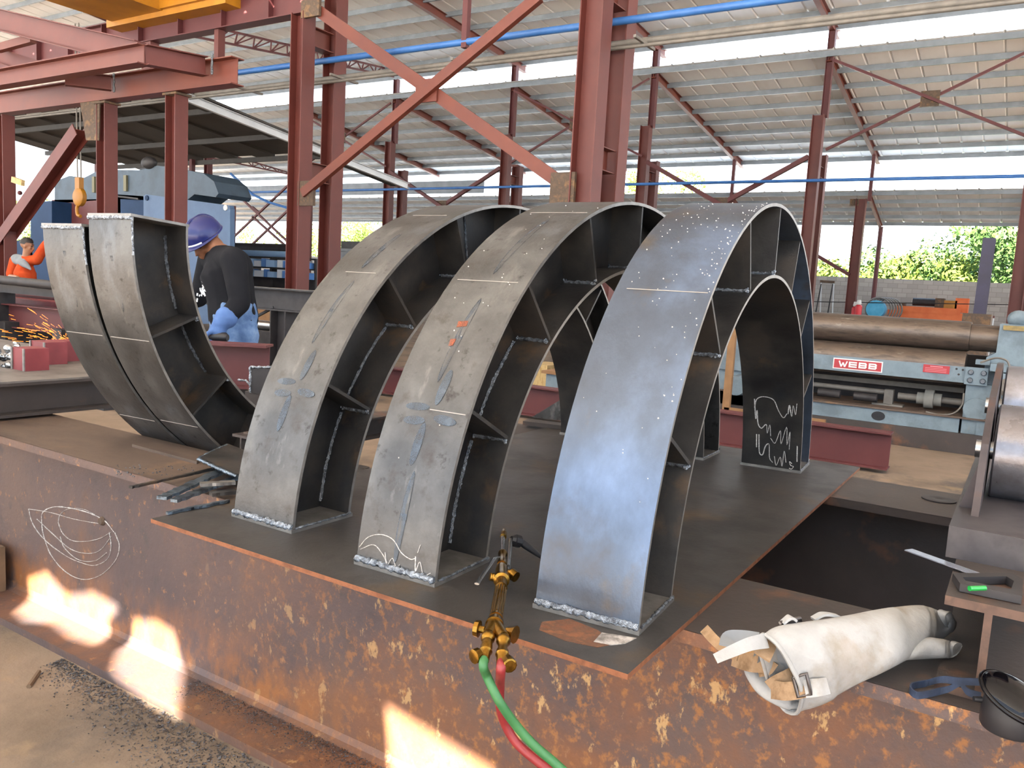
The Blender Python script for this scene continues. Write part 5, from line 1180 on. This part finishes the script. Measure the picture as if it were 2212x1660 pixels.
mb.build('coiled_hose', M_greypipe, t, smooth=60)
MB().box(c.x - .3, c.x + .3, 36.2, 36.6, FZ, c.z - .3).build('stand', M_dark, t)
t = thing('orange_machine', 'orange machine with a dark cylinder on top standing by the block wall', 'machine', Y(2010, 700, 37.8))
ym = 37.8
a, b = Y(1922, 664, ym), Y(2098, 690, ym); MB().box(a.x, b.x, ym - .5, ym + .6, b.z - .25, a.z - .1).build('bed', M_orange_m, t)
a = Y(1938, 658, ym); MB().box(a.x, b.x - .4, ym - .55, ym - .5, a.z - .3, a.z - .05).build('side_rail', M_orange_m, t)
a, b = Y(1972, 652, ym), Y(2040, 655, ym); MB().lathe(V((a.x, ym, a.z)), V((b.x, ym, b.z)), [(0, .17), (1, .17)], 16).build('cylinder', M_dark, t, smooth=40)
for px, w_, m_, tp in ((2032, .35, M_rustmark, 645), (2055, .5, M_yellow, 650), (2080, .5, M_orange_m, 645), (1948, .3, M_rustmark, 655)):
    c = Y(px, tp, ym); MB().box(c.x - w_ / 2, c.x + w_ / 2, ym - .3, ym + .3, Y(2000, 672, ym).z, c.z).build('block', m_, t)
a, b = Y(1925, 690, ym), Y(2095, 690, ym); MB().box(a.x, a.x + .3, ym - .4, ym + .4, FZ, b.z - .2).box(b.x - .3, b.x, ym - .4, ym + .4, FZ, b.z - .2).build('feet', M_dark, t)
lp1 = on(2138, 515, 'y', 14); lp0 = on(2114, 694, 'y', 14); lp0 = lp1 + (lp0 - lp1) * ((lp1.z - FZ) / (lp1.z - lp0.z))
h = MB().isec(lp0, lp1, .19, .19, .012, .014, up=V((0, 1, 0))).build('leaning_post', M_navy_p); tag(h, 'dark post leaning behind the rolling machine at the right', 'post')
c = on(2110, 700, 'y', 13.0); h = MB().box(c.x - .2, c.x + .2, 12.7, 13.4, FZ, on(2110, 678, 'y', 13.5).z).build('rust_block', M_rustmark); tag(h, 'brown rusty block at the foot of the leaning dark post', 'block')
c = Y(2135, 700, 30); t = thing('saw_horse', 'small pale saw horse with red top behind the rolling machine', 'trestle', (c.x, 30, FZ))
zt = Y(2135, 682, 30).z; MB().box(c.x - .16, c.x + .16, 29.9, 30.1, zt - .08, zt).build('top', M_redd, t)
for dx in (-1, 1): MB().bar(V((c.x + dx * .12, 30, zt - .05)), V((c.x - dx * .2 + dx * .3, 30, FZ)), .07, .07).build('leg', M_whitebar, t)
h = MB().tube([Y(1750, 652, 36), Y(2215, 659, 36)], .02, 6).build('yard_cable', M_dark); tag(h, 'thin dark cable strung in front of the block wall', 'cable')
c = on(822, 540, 'y', 22); h = MB().box(on(735, 0, 'y', 22).x, on(850, 0, 'y', 22).x, 22, 22.6, on(800, 545, 'y', 22).z, on(800, 540, 'y', 22).z + .02).build('grey_bench', M_greycloth)
tag(h, 'grey bench top seen just left of the left arch', 'bench')
h.o.name = 'grey_bench'
tag(MB().box(on(740, 0, 'y', 22).x, on(850, 0, 'y', 22).x, 22.05, 22.55, FZ, on(800, 545, 'y', 22).z).build('grey_cabinet', M_greycloth), 'grey cabinet under the bench left of the left arch', 'cabinet')
c = on(760, 538, 'y', 22.2); tag(MB().box(c.x - .5, c.x + .6, 22.1, 22.5, c.z, on(760, 522, 'y', 22.2).z).build('dark_box', M_dark), 'dark box on the grey bench left of the left arch', 'box')
# trees beyond the wall
def tree(label, px, ptop, y, wdt, m, seed, n=2600, hh=None):
    r = random.Random(seed); c = on(px, ptop, 'y', y); H = c.z - FZ; t = thing('leafy_tree', label, 'tree', (c.x, y, FZ), 'sunlit trees beyond the wall')
    MB().tube([(c.x, y, FZ), (c.x + .2, y, FZ + H * .3), (c.x, y, FZ + H * .7)], [.22, .17, .08], 8).build('trunk', M_trunk, t, smooth=60)
    mb = MB(); cl = [(V((c.x + r.gauss(0, wdt * .36), y + r.gauss(0, wdt * .3), FZ + H * r.uniform(.2, .92))), r.uniform(.5, 1.0) * wdt * .26) for _ in range(26)]
    for _ in range(int(n * 2.4)):
        p0, rr = r.choice(cl); d = V((r.gauss(0, 1), r.gauss(0, 1), r.gauss(0, 1))).normalized(); p = p0 + d * rr * r.uniform(.6, 1.05)
        if p.z > c.z: continue
        s = r.uniform(.08, .17); a = V((r.gauss(0, 1), r.gauss(0, 1), r.gauss(0, 1))).normalized(); b = d.cross(a).normalized()
        mb.add([p - a * s, p + b * s * .6, p + a * s, p - b * s * .6], [(0, 1, 2, 3)])
    mb.build('foliage', m, t); return t
tree('bright tall tree with dark heart at the right, behind the leaning post', 2140, 478, 46, 6.0, M_tree2, 1, 4200)
tree('yellow-green bushy tree above the block wall, right of the slender column', 2010, 545, 48, 5.5, M_tree, 2, 3200)
tree('low yellow-green bush above the wall, beside the slender column', 1950, 560, 47, 4.5, M_tree, 3, 2600)
tree('small bush glimpsed above the wall right of the arches', 1765, 560, 47, 2.5, M_tree, 4, 1200)
tree('tall yellow-green tree behind the centre column, far back', 1400, 355, 70, 10, M_tree, 5, 3600)
tree('yellow-green tree left of the left arch, behind the slim posts', 790, 470, 62, 7.5, M_tree, 6, 3600)
tree('yellow-green tree between the legs of the left twin column', 660, 490, 66, 6.5, M_tree, 7, 2600)
tree('low yellow-green tree at the far left behind the man in orange', 60, 425, 40, 5.5, M_tree, 8, 2600)
tree('yellow-green tree top seen at the gap right of the centre column', 1330, 352, 75, 7, M_tree, 9, 2600)
h = None

# ================================================================== PEOPLE
def blob(name, mb, m, parent, vox, it=6, subs=0):
    h = mb.build(name, m, parent)
    md = h.o.modifiers.new('fuse', 'REMESH'); md.mode = 'VOXEL'; md.voxel_size = vox; md.use_smooth_shade = True
    s = h.o.modifiers.new('relax', 'SMOOTH'); s.iterations = it; s.factor = .5
    return h
def limb(mb, pts, rr, n=12, flat=1.0):
    mb.tube(bez(pts, 6), [rr[min(len(rr) - 1, int(i / 6))] + (rr[min(len(rr) - 1, int(i / 6) + 1)] - rr[min(len(rr) - 1, int(i / 6))]) * ((i % 6) / 6) for i in range(6 * (len(pts) - 1) + 1)], n, flat=flat)
    mb.ball(pts[0], rr[0] * 1.0, n=10, m=6); mb.ball(pts[-1], rr[-1] * 1.0, n=10, m=6)
def hand(mb, wr, fwd, side, up, s=1.0, curl=.5):
    "palm, four fingers of different lengths and a thumb from the palm's side"
    fwd, side, up = fwd.normalized(), side.normalized(), up.normalized()
    pc = wr + fwd * .045 * s
    mb.ext(wr + fwd * .005, wr + fwd * .095 * s, [(-.036 * s, -.013 * s), (.036 * s, -.013 * s), (.040 * s, .0 * s), (.036 * s, .014 * s), (-.036 * s, .014 * s), (-.04 * s, 0)], up)
    for k, ln in enumerate((.070, .080, .074, .058)):
        b0 = wr + fwd * .088 * s + side * (.030 - .020 * k) * s
        d1 = (fwd - up * curl * .6).normalized(); d2 = (fwd * .5 - up * (curl + .3)).normalized(); d3 = (fwd * .1 - up).normalized() if curl > .4 else d2
        q = [b0, b0 + d1 * ln * .45 * s, b0 + d1 * ln * .45 * s + d2 * ln * .32 * s, b0 + d1 * ln * .45 * s + d2 * ln * .32 * s + d3 * ln * .25 * s]
        mb.tube(q, [.0092 * s, .0088 * s, .0082 * s, .0065 * s], 8)
    b0 = wr + fwd * .028 * s + side * .036 * s
    mb.tube([b0 - side * .012 * s, b0 + side * .02 * s + fwd * .022 * s, b0 + side * .026 * s + fwd * .05 * s - up * .014 * s, b0 + side * .02 * s + fwd * .07 * s - up * .024 * s], [.013 * s, .0115 * s, .0105 * s, .008 * s], 8)
def head(mb, c, R, s=1.0):
    "skull, jaw, nose, ears; R turns local (x right, y forward, z up) to world"
    def L(x, y, z): return c + R @ (V((x, y, z)) * s)
    mb.ball(L(0, -.008, .035), .098 * s, (.80, 1.0, .92), 16, 12, R); mb.ball(L(0, .028, -.035), .072 * s, (.82, .95, 1.05), 14, 10, R)
    mb.ball(L(0, .055, -.085), .036 * s, (1.05, .8, .7), 10, 8, R)
    mb.tube([L(0, .092, .02), L(0, .108, -.012), L(0, .116, -.028), L(0, .096, -.036)], [.009 * s, .012 * s, .016 * s, .010 * s], 8)
    for sx in (-1, 1):
        mb.ball(L(sx * .078, -.006, -.008), .028 * s, (.35, .75, 1.1), 8, 6, R); mb.ball(L(sx * .045, .07, -.02), .026 * s, (1, .6, .8), 8, 6, R)
    mb.tube([L(-.045, .085, .034), L(0, .1, .036), L(.045, .085, .034)], .010 * s, 6)
    mb.tube([L(-.022, .092, -.058), L(0, .101, -.056), L(.022, .092, -.058)], .008 * s, 6); mb.tube([L(-.02, .089, -.070), L(0, .098, -.072), L(.02, .089, -.070)], .009 * s, 6)
    return L
def face_bits(L, parent, s=1.0):
    for sx in (-1, 1):
        MB().ball(L(sx * .033, .083, .012), .0105 * s, n=8, m=6).build('eye', M_gloss, parent, smooth=60)
        MB().tube([L(sx * .018, .098, .04), L(sx * .036, .096, .044), L(sx * .052, .082, .036)], .0045 * s, 6).build('eyebrow', M_hair, parent, smooth=60)

# --- worker in the blue helmet, seen from his left, bending his head over the work
wy = 1.4
def K(px, py, y=wy): return on(px, py, 'y', y)
sh = K(505, 545); toR = (V((CAMC.x, CAMC.y, 0)) - V((sh.x, sh.y, 0))).normalized()      # towards the camera
lft = V((-toR.y, toR.x, 0)) * -1                                                          # image-left direction on the ground
if (lft.dot(K(400, 545) - K(500, 545))) < 0: lft = -lft
fw = (lft * .80 + toR * .60).normalized(); sd = V((fw.y, -fw.x, 0))                       # the way he faces, and his right
up = V((0, 0, 1))
hipc = K(505, 700); ground_z = hipc.z - .98
tw = thing('person', 'man in blue helmet, charcoal jersey and jeans bending over work behind the arch halves', 'person', (hipc.x, hipc.y, ground_z))
chest = K(488, 590); neck = K(478, 535); headc = K(446, 522)
body = MB()
# torso and limbs under the clothes
limb(body, [hipc, hipc + (chest - hipc) * .5 - fw * .01, chest, neck - up * .04], [.135, .125, .145, .07])
limb(body, [neck - up * .06, neck + (headc - neck) * .5], [.062, .058])
RH = Matrix((sd, fw, up)).transposed() @ Matrix.Rotation(math.radians(-38), 3, 'X')
LH = head(body, headc, RH)
shl, shr = neck - sd * .19 - up * .075, neck + sd * .19 - up * .075
near, farr = (shl, shr) if (shl - CAMC).length < (shr - CAMC).length else (shr, shl)
near = K(505, 562, wy - .12); farr = near + (neck - near) * 2 ; farr.z = near.z
elb = K(519, 655, wy - .16); wrn = K(476, 700, wy - .28); 
elf = farr + V((0, 0, -.27)) + fw * .08; wrf = elf + fw * .24 - up * .06
limb(body, [near, near.lerp(elb, .5), elb], [.056, .052, .043]); limb(body, [elb, elb.lerp(wrn, .5), wrn], [.043, .040, .030])
limb(body, [farr, farr.lerp(elf, .5), elf], [.056, .052, .043]); limb(body, [elf, elf.lerp(wrf, .5), wrf], [.043, .040, .030])
legs = []
for s_, k in ((-1, .02), (1, -.05)):
    hp_ = hipc + sd * s_ * .095 - up * .06; kn_ = hp_ - up * .44 + fw * (.05 + k); an_ = V((hp_.x, hp_.y, ground_z + .09)) + fw * k
    limb(body, [hp_, hp_.lerp(kn_, .5), kn_], [.088, .078, .060]); limb(body, [kn_, kn_.lerp(an_, .4), an_], [.058, .056, .038])
    legs.append((hp_, kn_, an_))
dn = (K(468, 725, wy - .3) - wrn).normalized(); hand(body, wrn, dn, fw, toR, .95, .7); hand(body, wrf, fw, -sd, up, .95, .7)
bdn = blob('body', body, M_skin, tw, .011, 3)
face_bits(LH, bdn)
shirt = MB()
limb(shirt, [hipc + up * .03, hipc + (chest - hipc) * .5 - fw * .01, chest, neck - up * .055], [.162, .155, .172, .082])
shirt.ball(chest + up * .03 - fw * .02, .19, (1.0, .75, .8), 14, 10, Matrix((sd, fw, up)).transposed())
limb(shirt, [neck - up * .07, near], [.085, .082]); limb(shirt, [neck - up * .07, farr], [.085, .082])
limb(shirt, [near, near.lerp(elb, .5), elb], [.085, .075, .066]); limb(shirt, [elb, elb.lerp(wrn, .5), wrn.lerp(elb, .12)], [.066, .060, .050])
limb(shirt, [farr, farr.lerp(elf, .5), elf], [.080, .072, .062]); limb(shirt, [elf, elf.lerp(wrf, .5), wrf], [.062, .056, .046])
jsy = blob('jersey', shirt, M_shirt, tw, .014, 5)
jn = MB(); limb(jn, [hipc + up * .06, hipc - up * .05], [.160, .150])
for hp_, kn_, an_ in legs: limb(jn, [hp_, hp_.lerp(kn_, .5), kn_], [.108, .096, .078]); limb(jn, [kn_, kn_.lerp(an_, .5), an_], [.078, .076, .066])
blob('jeans', jn, M_jeans, tw, .014, 4)
bt = MB()
for hp_, kn_, an_ in legs: bt.tube([an_ + up * .05, an_ - up * .04], [.05, .055], 10); bt.ball(an_ + fw * .07 - up * .05, .075, (.62, 1.75, .52), 12, 8, Matrix((sd, fw, up)).transposed())
blob('boots', bt, M_black, tw, .012, 3)
gl = MB(); limb(gl, [wrn.lerp(elb, .30), wrn], [.072, .050], flat=1); hand(gl, wrn, dn, fw, toR, 1.25, .7); gl.ball(wrn + dn * .05, .05, (1, .8, 1.1))
blob('glove', gl, M_glove, tw, .009, 2)
# helmet: shell, ridge and brim
Rm = RH; hc_ = LH(0, -.005, .055)
def hel(u, v):
    a = 2 * math.pi * u; e = math.pi / 2 * v
    return hc_ + Rm @ V((.118 * math.cos(a) * math.cos(e), .138 * math.sin(a) * math.cos(e), .125 * math.sin(e) - .004))
hm = MB().grid(hel, 36, 12, close_u=True); hmh = hm.build('helmet_shell', M_helmet, tw, smooth=60)
MB().tube([hel(.25, v / 9) * 1 + Rm @ V((0, .002, .002)) for v in range(9)] + [hel(.75, (9 - v) / 9) for v in range(2, 9)], .011, 8, flat=.8).build('helmet_ridge', M_helmet, hmh, smooth=60)
def brim(u, v):
    a = 2 * math.pi * u; k = .002 + v * (.006 + .045 * max(0, math.sin(a)) ** 2)
    return hc_ + Rm @ V(((.116 + k) * math.cos(a), (.136 + k) * math.sin(a), -.006 - v * .012))
bh = MB().grid(brim, 40, 4, close_u=True).build('helmet_brim', M_helmet, hmh, smooth=60); bh.o.modifiers.new('t', 'SOLIDIFY').thickness = .004
MB().tube([hel(.12 + .03 * i, .02) + Rm @ V((0, .004, -.006)) for i in range(10)], .006, 6).build('sweat_band', M_white, hmh, smooth=60)
# white print on the chest and a small tool
pm = MB(); rp = random.Random(4); pc_ = K(440, 624, wy - .16)
pcx = chest + (CAMC - chest).normalized() * .0
for _ in range(26):
    q = on(438 + rp.gauss(0, 6), 624 + rp.gauss(0, 12), 'y', wy); 
    nrm_ = (CAMC - q).normalized(); q = q + nrm_ * .235
    pm.bar(q, q + V((rp.uniform(-.02, .02), 0, rp.uniform(-.025, .025))) + V((0, 0, .001)), .004, .012)
pm.build('chest_print', M_print, jsy)
gr = thing('angle_grinder', 'black hand grinder held low by the worker in the blue helmet', 'grinder', K(478, 732, wy - .25))
ga, gb_ = K(492, 730, wy - .28), K(440, 726, wy - .34); MB().lathe(ga, gb_, [(0, .02), (.1, .032), (.6, .030), (.7, .036), (1, .03)], 14).build('body', M_black, gr, smooth=40)
MB().lathe(gb_ + V((0, 0, -.05)), gb_ + V((0, 0, -.04)), [(0, .055), (1, .055)], 20).build('disc', M_steelbright, gr, smooth=30)
tag(MB().box(hipc.x - .5, hipc.x + .5, hipc.y - .4, hipc.y + .4, FZ, ground_z).build('standing_plate', M_dark), 'dark steel slab the worker in the helmet stands on', 'slab') if ground_z - FZ > .01 else None

# --- man in orange at the far left
wy = 5.0
def K(px, py, y=wy): return on(px, py, 'y', y)
sh = K(60, 560); toR = (V((CAMC.x, CAMC.y, 0)) - V((sh.x, sh.y, 0))).normalized(); rgt = V((-toR.y, toR.x, 0))
if rgt.dot(K(100, 560) - K(60, 560)) < 0: rgt = -rgt
fw = (rgt * .55 + toR * .8).normalized(); sd = V((fw.y, -fw.x, 0))
hipc = K(62, 642); headc = K(58, 532); neck = K(56, 553); chest = K(54, 590)
ground_z = K(55, 514).z - 1.76
to = thing('person', 'man in an orange shirt with grey yoke and cropped dark hair at the left edge', 'person', (hipc.x, hipc.y, ground_z))
body = MB()
limb(body, [hipc, hipc.lerp(chest, .5), chest, neck - up * .04], [.13, .13, .145, .07]); limb(body, [neck - up * .05, headc - up * .04], [.06, .056])
RH = Matrix((sd, fw, up)).transposed() @ Matrix.Rotation(math.radians(38), 3, 'Z') @ Matrix.Rotation(math.radians(-8), 3, 'X')
LH = head(body, headc, RH)
sl_, sr_ = K(33, 562), K(79, 562, wy + .1); e1 = K(22, 598, wy - .1); w1 = K(38, 600, wy - .32); e2 = K(97, 532, wy + .15); w2 = K(118, 505, wy + .2)
for a_, b_, c_ in ((sl_, e1, w1), (sr_, e2, w2)):
    limb(body, [a_, a_.lerp(b_, .5), b_], [.056, .053, .045]); limb(body, [b_, b_.lerp(c_, .5), c_], [.045, .041, .031])
legs = []
for s_ in (-1, 1):
    hp_ = hipc + sd * s_ * .095 - up * .05; an_ = V((hp_.x, hp_.y, ground_z + .09)); kn_ = hp_.lerp(an_, .5) + fw * .03
    limb(body, [hp_, hp_.lerp(kn_, .5), kn_], [.086, .078, .06]); limb(body, [kn_, kn_.lerp(an_, .4), an_], [.058, .055, .038]); legs.append((hp_, kn_, an_))
hand(body, w1, (K(36, 615, wy - .36) - w1), rgt, toR, 1.0, .3); hand(body, w2, (w2 - e2), -toR, up, 1.0, .5)
bdn = blob('body', body, M_skin2, to, .013, 3); face_bits(LH, bdn)
def hairf(u, v):
    a = 2 * math.pi * u; e = math.pi / 2 * v; cut = .35 if math.sin(a) > .2 else -.25; z = .104 * math.sin(max(e, 0)) + (1 - v) * cut * .06
    return LH(0, -.014, .042) + RH @ V((.085 * math.cos(a) * math.cos(e * .98), .103 * math.sin(a) * math.cos(e * .98), z))
MB().grid(hairf, 28, 10, close_u=True).build('hair', M_hair, to, smooth=60)
sm_ = MB(); limb(sm_, [hipc - up * .02, hipc.lerp(chest, .5), chest, neck - up * .06], [.155, .155, .172, .085])
limb(sm_, [neck - up * .08, sl_], [.085, .085]); limb(sm_, [neck - up * .08, sr_], [.085, .085])
limb(sm_, [sl_, sl_.lerp(e1, .5), sl_.lerp(e1, .85)], [.088, .082, .078]); limb(sm_, [sr_, sr_.lerp(e2, .5), e2, e2.lerp(w2, .75)], [.088, .08, .072, .055])
shn = blob('shirt', sm_, M_orange, to, .016, 5)
yk = MB(); limb(yk, [neck - up * .075, sl_.lerp(neck, .1) + up * .012], [.088, .086]); limb(yk, [K(42, 566) + toR * .13, K(55, 572) + toR * .165, K(66, 582) + toR * .16], [.06, .055, .02]); limb(yk, [sl_ + up * .01, K(42, 566) + toR * .13], [.08, .06]); limb(yk, [neck - up * .075, K(42, 566) + toR * .13], [.088, .06])
blob('grey_yoke', yk, M_greycloth, to, .016, 4)
tag(MB().box(hipc.x - .5, hipc.x + .5, hipc.y - .4, hipc.y + .4, FZ, ground_z).build('standing_plate', M_dark), 'dark steel slab the man in orange stands on', 'slab')
bd = [hipc.lerp(chest, .42) + sd * .150 * math.cos(i / 20 * 2 * math.pi) + fw * .146 * math.sin(i / 20 * 2 * math.pi) for i in range(21)]
MB().tube(bd, .016, 8).build('reflective_band', M_reflect, shn, smooth=60)
tr = MB(); limb(tr, [hipc, hipc - up * .08], [.15, .14])
for hp_, kn_, an_ in legs: limb(tr, [hp_, kn_, an_], [.10, .078, .068])
blob('trousers', tr, M_blue_d, to, .018, 4)
bt = MB()
for hp_, kn_, an_ in legs: bt.tube([an_ + up * .05, an_ - up * .04], [.05, .055], 10); bt.ball(an_ + fw * .07 - up * .05, .075, (.62, 1.75, .52), 12, 8, Matrix((sd, fw, up)).transposed())
blob('boots', bt, M_black, to, .014, 3)

# ================================================================== LIGHT
w = bpy.data.worlds.new('sky'); bpy.context.scene.world = w; w.use_nodes = True
nt = w.node_tree; bg = nt.nodes['Background']
tc = nt.nodes.new('ShaderNodeTexCoord'); sp = nt.nodes.new('ShaderNodeSeparateXYZ'); nt.links.new(tc.outputs['Generated'], sp.inputs[0])
rp_ = nt.nodes.new('ShaderNodeValToRGB'); e = rp_.color_ramp.elements
e[0].position = 0.0; e[0].color = (.90, .94, 1.0, 1); e[1].position = .7; e[1].color = (.50, .70, 1.0, 1); k_ = e.new(.12); k_.color = (.84, .92, 1.0, 1)
nt.links.new(sp.outputs['Z'], rp_.inputs['Fac']); nt.links.new(rp_.outputs['Color'], bg.inputs['Color']); bg.inputs['Strength'].default_value = 4.2
sun = bpy.data.lights.new('sun', 'SUN'); so = bpy.data.objects.new('sun', sun); C.objects.link(so)
sun.energy = 85.0; sun.color = (1.0, .93, .82); sun.angle = .0025
so.rotation_euler = SUN.to_track_quat('Z', 'Y').to_euler()
sc = bpy.context.scene
sc.view_settings.view_transform = 'Standard'; sc.view_settings.look = 'None'; sc.view_settings.gamma = 1.0; sc.view_settings.exposure = 0.0
